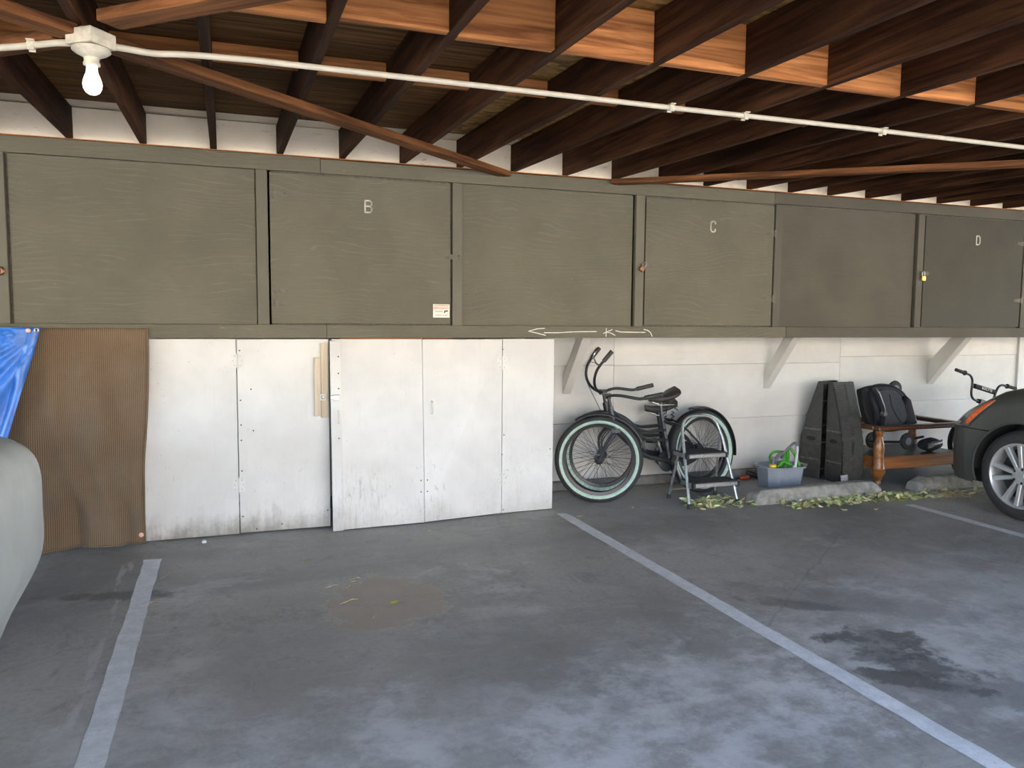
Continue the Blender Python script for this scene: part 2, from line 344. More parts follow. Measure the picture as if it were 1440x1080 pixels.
M['stucco'] = plain('bounce_stucco', (0.66, 0.57, 0.45), 0.9, 0, 0.06, 3)  # stucco wall out of view, added to throw warm low light into the carport
tag(MB().box(-24, 28, -14.5, -14, 0, 4.2).build('bounce_wall', M['stucco']), 'unseen cream stucco wall added across the driveway to bounce warm light', kind='structure')
wall = tag(boxo('wall_back', M['footing'], None, XL, XR, 5.94, 6.10, 0, 2.7, 0), 'white painted board wall behind the parking bays', kind='structure')
def plank(x0, x1, z0, z1, y=5.92): return boxo('plank', M['wallwhite'], wall, x0+.001, x1-.001, y, 5.95, z0+.0009, z1-.0009, 0.0014)
for x0, x1, seams in ((1.9, 3.05, (0.08, 0.555, 1.035, 1.30)), (3.05, 5.425, (0.08, 0.545, 1.03, 1.30)), (5.425, 7.745, (0.08, 0.64, 1.085, 1.30)), (7.745, 10.2, (0.08, .6, 1.06, 1.3)), (-4.0, -0.45, (0.08, .55, 1.04, 1.3)), (-.45, 1.9, (0.08, .55, 1.04, 1.3))):
    for a, b in zip(seams, seams[1:]): plank(x0, x1, a, b, 5.92)
boxo('wall_post', M['wallwhite'], wall, 7.72, 7.79, 5.895, 5.95, 0.0, 1.275, .003)
tag(MB().box(XL, XR, 5.885, 5.94, 0, 0.078).build('baseboard_back', M['footing'], None, 0.01), 'grey concrete footing along the foot of the white wall', kind='structure')

# roof: rafters, blocking, sheathing, braces
roof = tag(MB().hexa([(x, y, ZR(y)+h) for x in (XL, XR) for y in (YF, YB) for h in (0.215, 0.25)]).build('ceiling', M['ply']), 'open timber carport roof of dark brown rafters and sheathing', kind='structure')
RX = [0.34+0.3937*k for k in range(-9, 26)]
ym = (YF+5.33)/2
rme = MB().hexa([(x, y-ym, ZR(y)-ZR(ym)+h) for x in (-.019, .019) for y in (YF, 5.335) for h in (0, .184)]).mesh('rafter', M['rafter'], 0.003)
rnd = random.Random(4)
for x in RX:
    if XL+.1 < x < XR-.1:
        o = new_obj('rafter', rme, roof); o.location = (x+rnd.uniform(-.004, .004), ym, ZR(ym)); o.rotation_euler = (0, rnd.uniform(-.012, .012), rnd.uniform(-.001, .001))
bw = 0.3937-0.038
def block_me(h, mat, t=.038): return MB().box(-bw/2, bw/2, 0, t, 0, h).mesh('blocking', mat, 0.002)
b1, b2, b3 = block_me(.184, M['rafter_x']), block_me(.075, M['rafter_x']), block_me(.182, M['cream'])
b0 = block_me(.184, M['rafter_x'])
for x in RX:
    xc = x+0.3937/2
    if not (-3.2 < xc < 9.5): continue
    o = new_obj('blocking', b1, roof); o.location = (xc, 2.64+rnd.uniform(-.03, .03), ZR(2.64))
    o = new_obj('blocking', b2, roof); o.location = (xc, 3.68+rnd.uniform(-.01, .01), ZR(3.68)+.184-.076)
    o = new_obj('blocking', b3, roof); o.location = (xc, 5.30, ZR(5.33)-.002)
    # sheathing above the bay: plywood, strand board over four bays, a painted strip at the wall
    for (ya, yb) in ((5.12, 5.34), (3.70, 5.12), (2.48, 3.70), (1.26, 2.48), (0.04, 1.26), (-0.9, 0.04)):
        m_ = M['cream'] if ya > 5 else (M['osb'] if (1.1 < x < 2.3 and 1.0 < ya < 5) else M['ply'])
        d = 0.004*(rnd.random()-.5)
        MB().hexa([(xx, y, ZR(y)+h+d) for xx in (xc-bw/2-.019, xc+bw/2+.019) for y in (ya+.0015, yb-.0015) for h in (.187, .205)]).build('sheathing_panel', m_, roof, 0)
boxo('front_beam', M['rafter_x'], roof, XL, XR, YF-.04, YF, ZR(YF), ZR(YF)+.24, .004)
def brace(p, q, name='brace', wd=.092, th=.036, dz=0.0):
    p = Vector((*p, ZR(p[1])-.002-dz)); q = Vector((*q, ZR(q[1])-.002-dz)); d = (q-p).normalized(); s = Vector((-d.y, d.x, 0)).normalized(); u = Vector((0, 0, -1))
    return MB().hexa([a+s*k*wd/2+u*h*th for a in (p, q) for k in (-1, 1) for h in (0, 1)]).build(name, M['brace'] if d.x*d.y > 0 else M['brace2'], roof, 0.003)
brace((-2.2, 1.36), (-0.47, 3.04)); brace((-0.465, 3.045), (1.86, 5.31))
brace((-2.3, 4.72), (-0.50, 3.12)); brace((-0.33, 2.86), (1.35, 1.22))
brace((2.70, 5.31), (6.6, 1.45))

boxo('top_plate', M['rafter_x'], roof, XL, XR, 5.296, 5.36, 2.4405, 2.4449, 0)
# parking lines
def stripe(xa, ya, xb, yb, wdt, seed, label):
    r = random.Random(seed); L, Rr = [], []
    n = 60
    for i in range(n+1):
        t = i/n; x = xa+(xb-xa)*t; y = ya+(yb-ya)*t; j = 0.010 if i in (0, n) else 0.0035
        L.append((x-wdt/2+r.uniform(-j, j), y+r.uniform(-.012, .012))); Rr.append((x+wdt/2+r.uniform(-j, j), y+r.uniform(-.012, .012)))
    m = MB(); vs = [(a, b, 0.0012) for a, b in L]+[(a, b, 0.0012) for a, b in Rr]
    m.add(vs, [(i, i+1, n+2+i, n+1+i) for i in range(n)])
    return tag(m.build('parking_stripe', M['stripe']), label, 'parking line')
stripe(-0.432, 4.94, -0.437, 0.0, .090, 1, 'worn white parking line starting near the brown shade cloth')
stripe(2.275, 5.20, 2.312, 0.0, .088, 2, 'white parking line running from the end of the white plywood panels')
stripe(4.965, 4.62, 4.99, 0.0, .085, 3, 'faded white parking line starting between the two concrete wheel stops')

# ------------------------------------------------------------------ overhead storage lockers
ZB, ZT = 1.366, 2.345
def rail(name, x0, x1, z0, z1, label, mat='grey'):
    return tag(boxo(name, M[mat], None, x0+.001, x1-.001, 5.312, 5.332, z0, z1, .002), label, kind='structure')
rail('trim_1', -4.0, 0.593, ZT, 2.440, 'grey top rail above the unlettered locker')
rail('trim_2', 0.593, 4.147, ZT, 2.436, 'grey top rail above lockers B and C')
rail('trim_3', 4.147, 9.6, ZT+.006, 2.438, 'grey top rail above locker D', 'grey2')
rail('trim_4', -4.0, 0.621, 1.280, ZB, 'grey bottom rail above the brown shade cloth')
rail5 = rail('trim_5', 0.621, 4.30, 1.280, ZB, 'grey bottom rail with a chalk arrow')
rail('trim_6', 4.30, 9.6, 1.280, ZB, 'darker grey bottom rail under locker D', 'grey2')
def stroke(m, pts, r=.003):
    y = 5.3115
    for a, b in zip(pts, pts[1:]):
        a = Vector((a[0], 0, a[1])); b = Vector((b[0], 0, b[1])); d = (b-a).normalized(); s = Vector((-d.z, 0, d.x))*r
        m.hexa([Vector((p.x, yy, p.z)) for p in (a-s, a+s) for yy in (y, y+.002) for p in [p]] + [Vector((p.x, yy, p.z)) for p in (b-s, b+s) for yy in (y, y+.002) for p in [p]])
ck = MB()
for pts in ([(2.173, 1.349), (2.115, 1.345), (2.045, 1.328), (2.11, 1.314), (2.18, 1.298)], [(2.165, 1.317), (2.28, 1.317), (2.38, 1.323), (2.46, 1.325), (2.59, 1.326)],
            [(2.668, 1.352), (2.667, 1.288)], [(2.72, 1.341), (2.69, 1.330), (2.645, 1.312)], [(2.675, 1.322), (2.71, 1.314), (2.745, 1.296)], [(2.745, 1.333), (2.79, 1.323), (2.86, 1.322), (3.0, 1.320)], [(2.985, 1.343), (3.02, 1.336), (3.045, 1.318), (3.06, 1.288)]):
    stroke(ck, pts)
ck.build('chalk_mark', M['chalk'], rail5)

def carcass(loc, x0, x1):
    m = MB()
    m.box(x0, x1, 5.36, 5.915, 1.285, 1.303).box(x0, x1, 5.36, 5.915, 2.40, 2.418).box(x0, x0+.018, 5.36, 5.915, 1.303, 2.40).box(x1-.018, x1, 5.36, 5.915, 1.303, 2.40).box(x0, x1, 5.36, 5.37, 1.303, 2.40)
    m.build('body', M['greymetal'], loc)
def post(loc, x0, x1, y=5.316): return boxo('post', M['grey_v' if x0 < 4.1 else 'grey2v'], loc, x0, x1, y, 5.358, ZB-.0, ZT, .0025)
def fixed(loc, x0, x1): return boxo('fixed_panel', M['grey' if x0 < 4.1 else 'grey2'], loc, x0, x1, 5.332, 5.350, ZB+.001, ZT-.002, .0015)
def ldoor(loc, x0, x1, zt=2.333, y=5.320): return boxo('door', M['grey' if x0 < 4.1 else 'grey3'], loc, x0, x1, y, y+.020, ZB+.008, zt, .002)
def strap_hinge(d, x, z, s, y=5.319):
    m = MB(); m.box(x-.022*s if s > 0 else x, x if s > 0 else x+.022, y-.003, y, z-.028, z+.028)
    m.prism([(0, -.020), (.085*s, -.010), (.085*s, .010), (0, .020)], 0, 1, lambda a, b, e: Vector((x+a, y-.003*e, z+b)))
    m.tube([(x, y-.004, z-.030), (x, y-.004, z+.030)], .005, 8)
    for dx in (.03, .068): m.lathe([(.005, 0), (.004, .002), (0.001, .003)], Matrix.Translation((x+dx*s, y-.003, z)) @ Matrix.Rotation(R_(90), 4, 'X'), 8)
    return m.build('hinge', M['greymetal'], d)
def hasp(d, x0, x1, z, mat='greymetal', y=5.316):
    m = MB().box(x0, x1, y-.005, y-.001, z-.016, z+.016)
    m.tube([(x1-.014, y-.004, z-.012), (x1-.014, y-.020, z-.008), (x1-.014, y-.020, z+.008), (x1-.014, y-.004, z+.012)], .003, 6)
    for dx in (.008, .022): m.lathe([(.004, 0), (.003, .002)], Matrix.Translation((x0+dx, y-.005, z)) @ Matrix.Rotation(R_(90), 4, 'X'), 8)
    return m.build('hasp', M[mat], d, 0)
def house_letter(d, ch, x, z, h=.085, y=5.3195):
    wd = h*.62; k = h*.12; m = MB()
    def bar(pts):
        for a, b in zip(pts, pts[1:]):
            a = Vector((x+a[0]*wd, y, z+a[1]*h)); b = Vector((x+b[0]*wd, y, z+b[1]*h)); dd = (b-a).normalized(); s = Vector((-dd.z, 0, dd.x))*k/2; e = dd*k*.4
            m.hexa([p+Vector((0, -q, 0)) for p in (a-s-e, a+s-e) for q in (0, .003)]+[p+Vector((0, -q, 0)) for p in (b-s+e, b+s+e) for q in (0, .003)])
    if ch == 'B': bar([(-.42, -.45), (-.42, .45), (.2, .45), (.4, .32), (.4, .15), (.24, .02), (-.42, .02)]); bar([(.24, .02), (.42, -.12), (.42, -.32), (.22, -.45), (-.42, -.45)])
    if ch == 'C': bar([(.4, .26), (.34, .42), (.1, .48), (-.2, .46), (-.38, .3), (-.4, 0), (-.38, -.3), (-.2, -.46), (.1, -.48), (.34, -.42), (.4, -.26)])
    if ch == 'D': bar([(-.42, -.45), (-.42, .45), (.12, .45), (.38, .26), (.4, -.26), (.12, -.45), (-.42, -.45)])
    for dz in (.45, -.45): m.lathe([(.004, 0), (.003, .0045), (.001, .005)], Matrix.Translation((x, y, z+dz*h)) @ Matrix.Rotation(R_(90), 4, 'X'), 8)
    return m.build('letter', M['letter'], d)

LG = 'grey overhead lockers'
la = tag(empty('storage_locker', (0, 0, 0)), 'grey plywood overhead locker with no letter, above the brown shade cloth', 'locker', LG)
carcass(la, -2.7, 0.262); fixed(la, -2.68, -1.27); post(la, -1.262, -1.182); fixed(la, -1.166, 0.186); post(la, 0.192, 0.262, 5.318)
hp = hasp(la, -1.262, -1.205, 1.665)
MB().lathe([(.026, 0), (.026, .006), (.018, .010)], Matrix.Translation((-1.222, 5.312, 1.668)) @ Matrix.Rotation(R_(90), 4, 'X'), 16).build('ring_pull', M['bronze'], la)
lb = tag(empty('storage_locker', (0, 0, 0)), 'grey overhead locker whose door carries the letter B and a warning sticker', 'locker', LG)
carcass(lb, 0.266, 2.895); d = ldoor(lb, 0.275, 1.464); post(lb, 1.481, 1.551, 5.318); fixed(lb, 1.553, 2.884)
strap_hinge(d, .297, 1.585, 1); strap_hinge(d, .297, 1.500, 1); strap_hinge(d, .297, 2.20, 1); house_letter(d, 'B', .902, 2.150)
hasp(d, 1.425, 1.535, 1.837)
stk = boxo('warning_sticker', M['paper'], d, 1.342, 1.460, 5.3185, 5.3198, 1.420, 1.512, 0); stk['label'] = 'cream sticker with an orange warning band'
# printed band and lettering share the sticker's plane
MBs = MB().box(1.348, 1.452, 5.3178, 5.3186, 1.481, 1.507); bnd = MBs.build('orange_band', M['orange'], d)
TX = lambda x, y, z: Matrix.Translation((x, y, z)) @ Matrix.Rotation(R_(90), 4, 'X')
text_mesh('lettering', 'WARNING', .021, M['paper'], d, TX(1.400, 5.3176, 1.494), .0002, .0006)
text_mesh('lettering', 'Security', .017, M['ink'], d, TX(1.383, 5.3183, 1.464), .0002)
text_mesh('lettering', 'cameras in use', .0145, M['ink'], d, TX(1.400, 5.3183, 1.438), .0002)
MB().box(1.424, 1.447, 5.3178, 5.3186, 1.461, 1.470).box(1.420, 1.428, 5.3178, 5.3186, 1.452, 1.464).build('camera_pictogram', M['ink'], d)
lc = tag(empty('storage_locker', (0, 0, 0)), 'grey overhead locker whose door carries the letter C', 'locker', LG)
carcass(lc, 2.897, 5.655); post(lc, 2.905, 2.977); d = ldoor(lc, 2.990, 4.154, 2.334); post(lc, 4.168, 4.236, 5.318); fixed(lc, 4.238, 5.640)
strap_hinge(d, 4.160, 2.115, -1); strap_hinge(d, 4.160, 1.595, -1); house_letter(d, 'C', 3.580, 2.143); hasp(d, 3.050, 2.955, 1.822)
ld = tag(empty('storage_locker', (0, 0, 0)), 'grey overhead locker whose door carries the letter D', 'locker', LG)
carcass(ld, 5.657, 9.5); post(ld, 5.666, 5.736); d = ldoor(ld, 5.750, 6.936, 2.340); post(ld, 6.952, 7.025, 5.318); fixed(ld, 7.03, 9.5)
strap_hinge(d, 6.943, 1.62, -1); strap_hinge(d, 6.943, 2.14, -1); house_letter(d, 'D', 6.370, 2.150); hasp(d, 5.800, 5.712, 1.840)

def padlock(x, z, sc_, body, shackle, label, tilt):
    e = empty('padlock', (x, 5.296, z), 0); e.rotation_euler = (0, tilt, 0)
    m = MB().box(-.021*sc_, .021*sc_, -.011, .009, -.052*sc_, -.010*sc_); m.build('lock_body', body, e, .004, seg=2)
    MB().tube([(-.013*sc_, 0, -.012*sc_), (-.013*sc_, 0, .016*sc_)]+[(-.013*sc_*math.cos(a), 0, .016*sc_+.013*sc_*math.sin(a)) for a in (.5, 1.05, 1.57, 2.1, 2.64)]+[(.013*sc_, 0, .016*sc_), (.013*sc_, 0, -.012*sc_)], .0042*sc_, 8).build('shackle', shackle, e, 0, True)
    return tag(e, label, 'padlock')
padlock(2.965, 1.822, 0.95, M['bronze'], M['steel'], 'round brown and steel padlock hanging by door C', R_(35))
padlock(5.722, 1.825, 1.0, M['brass'], M['steel'], 'brass padlock with a bright shackle hanging by door D', 0)

# braces under the lockers
for i, (x, lab) in enumerate(((2.62, 'grey white timber knee brace behind the tall bicycle handlebars'), (4.60, 'pale timber knee brace above the grey tub'), (6.55, 'broad pale timber knee brace above the wooden table'))):
    p, q = Vector((x, 5.915, .85)), Vector((x, 5.56, 1.275)); wv = .05 if i < 2 else .06
    poly = [(5.918, .80), (5.918, 1.00 if i == 2 else .945), (5.66 if i < 2 else 5.64, 1.279), (5.535, 1.279)] if i < 2 else [(5.918, .80), (5.918, 1.02), (5.66, 1.279), (5.50, 1.279)]
    o = MB().prism(poly, x-wv/2-.012, x+wv/2+.012, lambda a, b, e: Vector((e, a, b))).build('knee_brace', M['bracketwhite'], None, .003)
    tag(o, lab, 'brace', 'timber knee braces under the lockers')

# ------------------------------------------------------------------ white plywood doors below
def slab(name, mat, parent, x0, x1, z0, z1, ybl, ybr, ytl, ytr, t=.018, bevel=.002):
    return MB().hexa([(x0, ybl, z0), (x0, ytl, z1), (x0, ybl+t, z0), (x0, ytl+t, z1), (x1, ybr, z0), (x1, ytr, z1), (x1, ybr+t, z0), (x1, ytr+t, z1)]).build(name, mat, parent, bevel)
SCREW = MB().lathe([(.005, 0), (.004, .0015)], Matrix.Rotation(R_(90), 4, 'X'), 8).mesh('screw', M['ink'])
SCREW2 = MB().lathe([(.0038, 0), (.003, .002)], Matrix.Rotation(R_(90), 4, 'X'), 8).mesh('screw', M['steel'])
def butt_hinge(par, x, y, z, wd=.036, h=.085, mat='white'):
    m = MB().box(x-wd-.002, x-.003, y-.004, y, z-h/2, z+h/2).box(x+.003, x+wd+.002, y-.004, y, z-h/2, z+h/2).tube([(x, y-.005, z-h/2-.006), (x, y-.005, z+h/2+.006)], .005, 8)
    o = m.build('hinge', M[mat], par, 0)
    for sx in (-1, 1):
        for dz in (-.03, 0, .03):
            k = new_obj('screw', SCREW2, o); k.location = (x+sx*(.018 if dz else .026), y-.004, z+dz)
def pull(par, x, y, z, h=.085):
    return MB().tube([(x, y, z-h/2), (x, y-.03, z-h/2+.006), (x, y-.034, z-h/2+.014), (x, y-.034, z+h/2-.014), (x, y-.03, z+h/2-.006), (x, y, z+h/2)], .005, 8).build('handle', M['letter'], par, 0, True)
def screws(par, pts, y):
    for x, z in pts:
        o = new_obj('screw', SCREW, par); o.location = (x, y, z)
DG = 'white plywood doors'
p1 = tag(empty('plywood_panel'), 'white plywood panel beside the brown shade cloth, dirty along its foot', 'panel', DG)
slab('sheet', M['white'], p1, -0.535, 0.053, 0.006, 1.274, 5.335, 5.335, 5.333, 5.333); butt_hinge(p1, .055, 5.333, .33); butt_hinge(p1, .060, 5.331, 1.135)
d2 = tag(empty('plywood_door'), 'white plywood door with bare wooden latch strips at its edge', 'door', DG)
slab('sheet', M['white'], d2, 0.058, 0.634, 0.010, 1.272, 5.335, 5.333, 5.333, 5.331)
boxo('latch_strip', M['rawwood'], d2, .537, .577, 5.300, 5.331, .765, 1.15); boxo('latch_strip', M['rawwood'], d2, .579, .624, 5.306, 5.331, .752, 1.245)
screws(d2, [(.075, z) for z in (.12, .42, .62, .72, .88, 1.2)]+[(.15, .68), (.14, .95), (.616, .12), (.16, .03), (.32, .05)], 5.332)
lt = MB().box(.566, .612, 5.292, 5.304, .868, .912).build('latch_plate', M['letter'], d2, .002); MB().lathe([(.012, 0), (.012, .006), (.006, .008)], Matrix.Translation((.589, 5.292, .890)) @ Matrix.Rotation(R_(90), 4, 'X'), 14).build('keyhole', M['steel'], lt)
r1 = tag(empty('plywood_door'), 'scratched white plywood door standing proud of its neighbour, with a steel latch', 'door', DG)
slab('sheet', M['white'], r1, 0.650, 1.262, 0.006, 1.272, 5.222, 5.243, 5.300, 5.312)
slab('edge_batten', M['white'], r1, 0.636, 0.705, 0.004, 1.262, 5.206, 5.209, 5.284, 5.287, .016)
MB().box(.650, .690, 5.238, 5.262, .872, .908).box(.632, .655, 5.240, 5.262, .878, .902).build('latch', M['steel'], r1, .002); pull(r1, .684, 5.256, .760)
screws(r1, [(.684, z) for z in (.1, .3, .42, .62, .95, 1.05, 1.16)], 5.237); 
r2 = tag(empty('plywood_door'), 'white plywood door with a small pull handle and hinges on the end panel', 'door', DG)
slab('sheet', M['white'], r2, 1.264, 1.850, 0.008, 1.270, 5.243, 5.318, 5.312, 5.322); pull(r2, 1.325, 5.288, .800)
screws(r2, [(1.285, z) for z in (.22, .30)]+[(1.24, z) for z in (.22, .30)]+[(1.83, 1.2), (1.83, .45)], 5.253)
boxo('bare_edge', M['rafter_x'], r1, .70, 1.255, 5.305, 5.325, 1.2725, 1.2790, 0); boxo('bare_edge', M['rafter_x'], r2, 1.27, 1.47, 5.313, 5.330, 1.2710, 1.2785, 0)
r3 = tag(empty('plywood_panel'), 'narrow white plywood end panel next to the bicycles', 'panel', DG)
slab('sheet', M['white'], r3, 1.854, 2.258, 0.006, 1.272, 5.322, 5.338, 5.322, 5.333); boxo('return_panel', M['white'], r3, 2.238, 2.256, 5.357, 5.884, .006, 1.272, .002)
butt_hinge(r3, 1.852, 5.319, .262); butt_hinge(r3, 1.850, 5.320, 1.10)
screws(r3, [(1.868, .03), (1.868, .58), (2.23, .46)], 5.322)

# ------------------------------------------------------------------ conduit and lamp holder
cd = tag(empty('conduit'), 'long cream painted steel conduit strapped under the rafters', 'pipe')
zc = lambda x: 2.334
pts = bez([(-0.345, 3.06, 2.328), (-0.30, 3.08, 2.331), (-0.22, 3.12, 2.338), (-0.10, 3.13, 2.350), (0.1, 3.13, 2.356)], 8)
MB().tube(pts+[(x, 3.13, 2.356+.003*math.sin(x*3)) for x in (1, 1.9, 2.9, 4, 5.5, 7, 9.3)], .0115, 10).build('tube', M['conduit'], cd, 0, True)
MB().tube(bez([(-0.465, 3.06, 2.325), (-.52, 3.085, 2.326), (-.58, 3.13, 2.327), (-.72, 3.19, 2.318), (-1.1, 3.35, 2.30), (-2.0, 3.7, 2.32), (-3.0, 3.9, 2.34)], 6), .0115, 10).build('tube', M['conduit'], cd, 0, True)
for x, y, z in ((1.87, 3.13, 2.356), (2.26, 3.13, 2.356), (3.07, 3.13, 2.356), (-.60, 3.138, 2.327), (4.65, 3.13, 2.356)):
    m = MB(); m.lathe([(.0150, -.012), (.0150, .012), (.0115, .012), (.0115, -.012), (.0150, -.012)], Matrix.Translation((x, y, z)) @ Matrix.Rotation(R_(90), 4, 'Y'), 14, cap=False)
    m.box(x-.012, x+.012, y-.026, y+.026, z-.0005+.010, z+.013); m.box(x-.010, x+.010, y-.016, y-.010, z-.020, z+.0); m.box(x-.010, x+.010, y+.010, y+.016, z-.020, z)
    m.build('pipe_strap', M['fixture'], cd)
lf = tag(empty('bulb_holder', (-0.405, 3.03, 2.36)), 'cream porcelain lamp holder with a bare white bulb on a square box', 'light fixture')
lf.rotation_euler = (0, 0, R_(-38))
MB().box(-.054, .054, -.054, .054, -.052, -.002).build('junction_box', M['fixture'], lf, .004, seg=2)
MB().lathe([(.030, -.052), (.058, -.056), (.060, -.064), (.050, -.072), (.034, -.080), (.024, -.086), (.023, -.100), (.026, -.102), (.026, -.110), (.020, -.111)], None, 28).build('lampholder', M['fixture'], lf, 0, True)
t = NT('opal_bulb'); t.b.inputs['Emission Color'].default_value = (1, .97, .88, 1); t.b.inputs['Emission Strength'].default_value = 0.35
M['bulb'] = t.out((.88, .87, .84), 0.3)
MB().lathe([(.0165, -.108), (.0175, -.122), (.019, -.134), (.024, -.146), (.0285, -.160), (.0305, -.172), (.0285, -.186), (.022, -.198), (.012, -.205), (.001, -.2075)], None, 24).build('bulb', M['bulb'], lf, 0, True)

# ------------------------------------------------------------------ cloths and the covered car
M['tarp'] = plain('blue_tarp', (0.030, 0.165, 0.60), 0.32, 0, 0.22, 9, 0.3, 0.6)
M['cover'] = plain('grey_car_cover', (0.46, 0.475, 0.455), 0.45, 0, 0.10, 5, 0.25)
M['copper'] = plain('pink_washer', (0.72, 0.40, 0.30), 0.4, 0.3, 0.15, 40)
M['rubber'] = plain('tyre_rubber', (0.028, 0.028, 0.029), 0.75, 0, 0.25, 40, 0.3)
def washer(par, x, y, z, mat, r=.014):
    return MB().lathe([(r, 0), (r, .004), (r*.45, .006), (.001, .006)], Matrix.Translation((x, y, z)) @ Matrix.Rotation(R_(90), 4, 'X'), 14).build('grommet', mat, par)
rc = random.Random(8)
def sx(u, v):
    x = -2.30+(1.845-.05*v)*u                        # v: 0 top .. 1 foot
    z = 1.338+.004*math.sin(9*u)-(1.325)*v
    lean = (.205*(1-u)**.8+.012)*v**1.3
    f = .034*math.sin(19*u+2.6*v)*v**.7+.034*math.sin(41*u-9*v)*v*(1-v*.5)+.016*math.sin(83*u+5*math.sin(5*v))*v+.070*math.exp(-((u-.80-.10*v)/.045)**2)*math.sin(3.1*v)+.055*math.sin(30*(u+.5*v))*v*(1-v)
    return Vector((x+.008*math.sin(7*v)*u, 5.302-lean-f-.018*(1-v)*0, z))
sh = tag(empty('shade_cloth'), 'brown knitted shade cloth hanging from the grey rail to the floor', 'cloth')
MB().grid(sx, 90, 60).build('cloth', M['shade'], sh, 0, True, solid=.004)
edge = [sx(1, v/30) for v in range(31)]; MB().tube([p+Vector((0, -.003, 0)) for p in edge], .006, 6).build('hem', M['shade'], sh, 0, True)
foot = [sx(u/40, 1) for u in range(41)]; MB().tube([p+Vector((0, -.004, .008)) for p in foot], .007, 6).build('hem', M['shade'], sh, 0, True)
pz = sx(.995, .955); washer(sh, pz.x-.01, pz.y-.006, pz.z, M['copper'])
def tx(u, v):   # u 0 left..1 the slanting edge
    xr = -1.010-.225*v*1.02; x = -2.1+(xr+2.1)*u; z = 1.342+.004*u-1.02*v*(.75+.25*u)*.8
    cr = .012*math.sin(26*math.atan2(v+.02, 1.04-u))*min(1, 2.5*math.hypot(1-u, v))
    return Vector((x, 5.225-.055*v-cr-.02*(1-u), z))
tp = tag(empty('tarpaulin'), 'blue plastic tarpaulin pinned over the brown shade cloth', 'tarpaulin')
MB().grid(tx, 70, 60).build('sheet', M['tarp'], tp, 0, True, solid=.002)
MB().add([tx(u, v/40)+Vector((0, -.0035, 0)) for v in range(41) for u in (.945, 1.0)], [(2*i, 2*i+1, 2*i+3, 2*i+2) for i in range(40)]).build('hem', M['tarp'], tp, 0, True, solid=.002)
g = tx(.955, .018); washer(tp, g.x-.01, g.y-.006, g.z-.004, M['copper'], .013); washer(tp, g.x+.032, g.y-.008, g.z-.002, M['steel'], .013); washer(tp, g.x+.032, g.y-.013, g.z-.002, M['black'], .006)

def rrect(x0, x1, y0, y1, r, n=10):
    out = []
    for cx, cy, a in ((x1-r, y1-r, 0), (x0+r, y1-r, 90), (x0+r, y0+r, 180), (x1-r, y0+r, 270)):
        for i in range(n+1):
            t_ = R_(a+90*i/n); out.append((cx+r*math.cos(t_), cy+r*math.sin(t_)))
    return out
def covered_car():
    prof = [(.02, .205), (.08, .165), (.16, .118), (.24, .080), (.33, .048), (.42, .022), (.52, .006), (.63, 0), (.73, .008), (.81, .032), (.87, .075), (.905, .130), (.925, .22), (.94, .36)]
    prof = [(p.x, p.y) for p in bez([(a, b, 0) for a, b in prof], 4)]
    m = MB(); rings = []; r_ = random.Random(3)
    for z, ins in prof:
        pts = rrect(-2.62+ins, -0.745-ins, -0.15+ins, 4.24-ins, .50, 12); rings.append([Vector((x+.010*math.sin(9*y+13*z)+.006*math.sin(23*y+4*x), y+.010*math.sin(8*x+11*z), z+.006*math.sin(7*x+5*y))) for x, y in pts])
    n = len(rings[0]); vs = [p for rg in rings for p in rg]
    fs = [(j*n+i, j*n+(i+1) % n, (j+1)*n+(i+1) % n, (j+1)*n+i) for j in range(len(rings)-1) for i in range(n)]+[tuple((len(rings)-1)*n+i for i in range(n))]
    m.add(vs, fs)
    root = tag(empty('covered_car', (0, 0, 0)), 'car under a smooth grey green fabric cover, next to the tarpaulin', 'car')
    m.build('cover', M['cover'], root, 0, True)
    rings = []
    for z, ins in ((.90, 0), (1.10, .12), (1.28, .24), (1.38, .34), (1.42, .50)):
        rings.append([Vector((x, y, z)) for x, y in rrect(-2.45+ins*.5, -1.0-ins*.5, .35+ins*.7, 2.75-ins*1.5, .3, 8)])
    n = len(rings[0]); MB().add([p for rg in rings for p in rg], [(j*n+i, j*n+(i+1) % n, (j+1)*n+(i+1) % n, (j+1)*n+i) for j in range(4) for i in range(n)]+[tuple(4*n+i for i in range(n))]).build('cover_roof', M['cover'], root, 0, True)
    for x in (-2.3, -1.12):
        for y in (.75, 3.35): MB().lathe([(.20, -.1), (.31, -.09), (.31, .09), (.20, .1)], Matrix.Translation((x, y, .312)) @ Matrix.Rotation(R_(90), 4, 'Y'), 28).build('wheel', M['rubber'], root, 0, True)
covered_car()

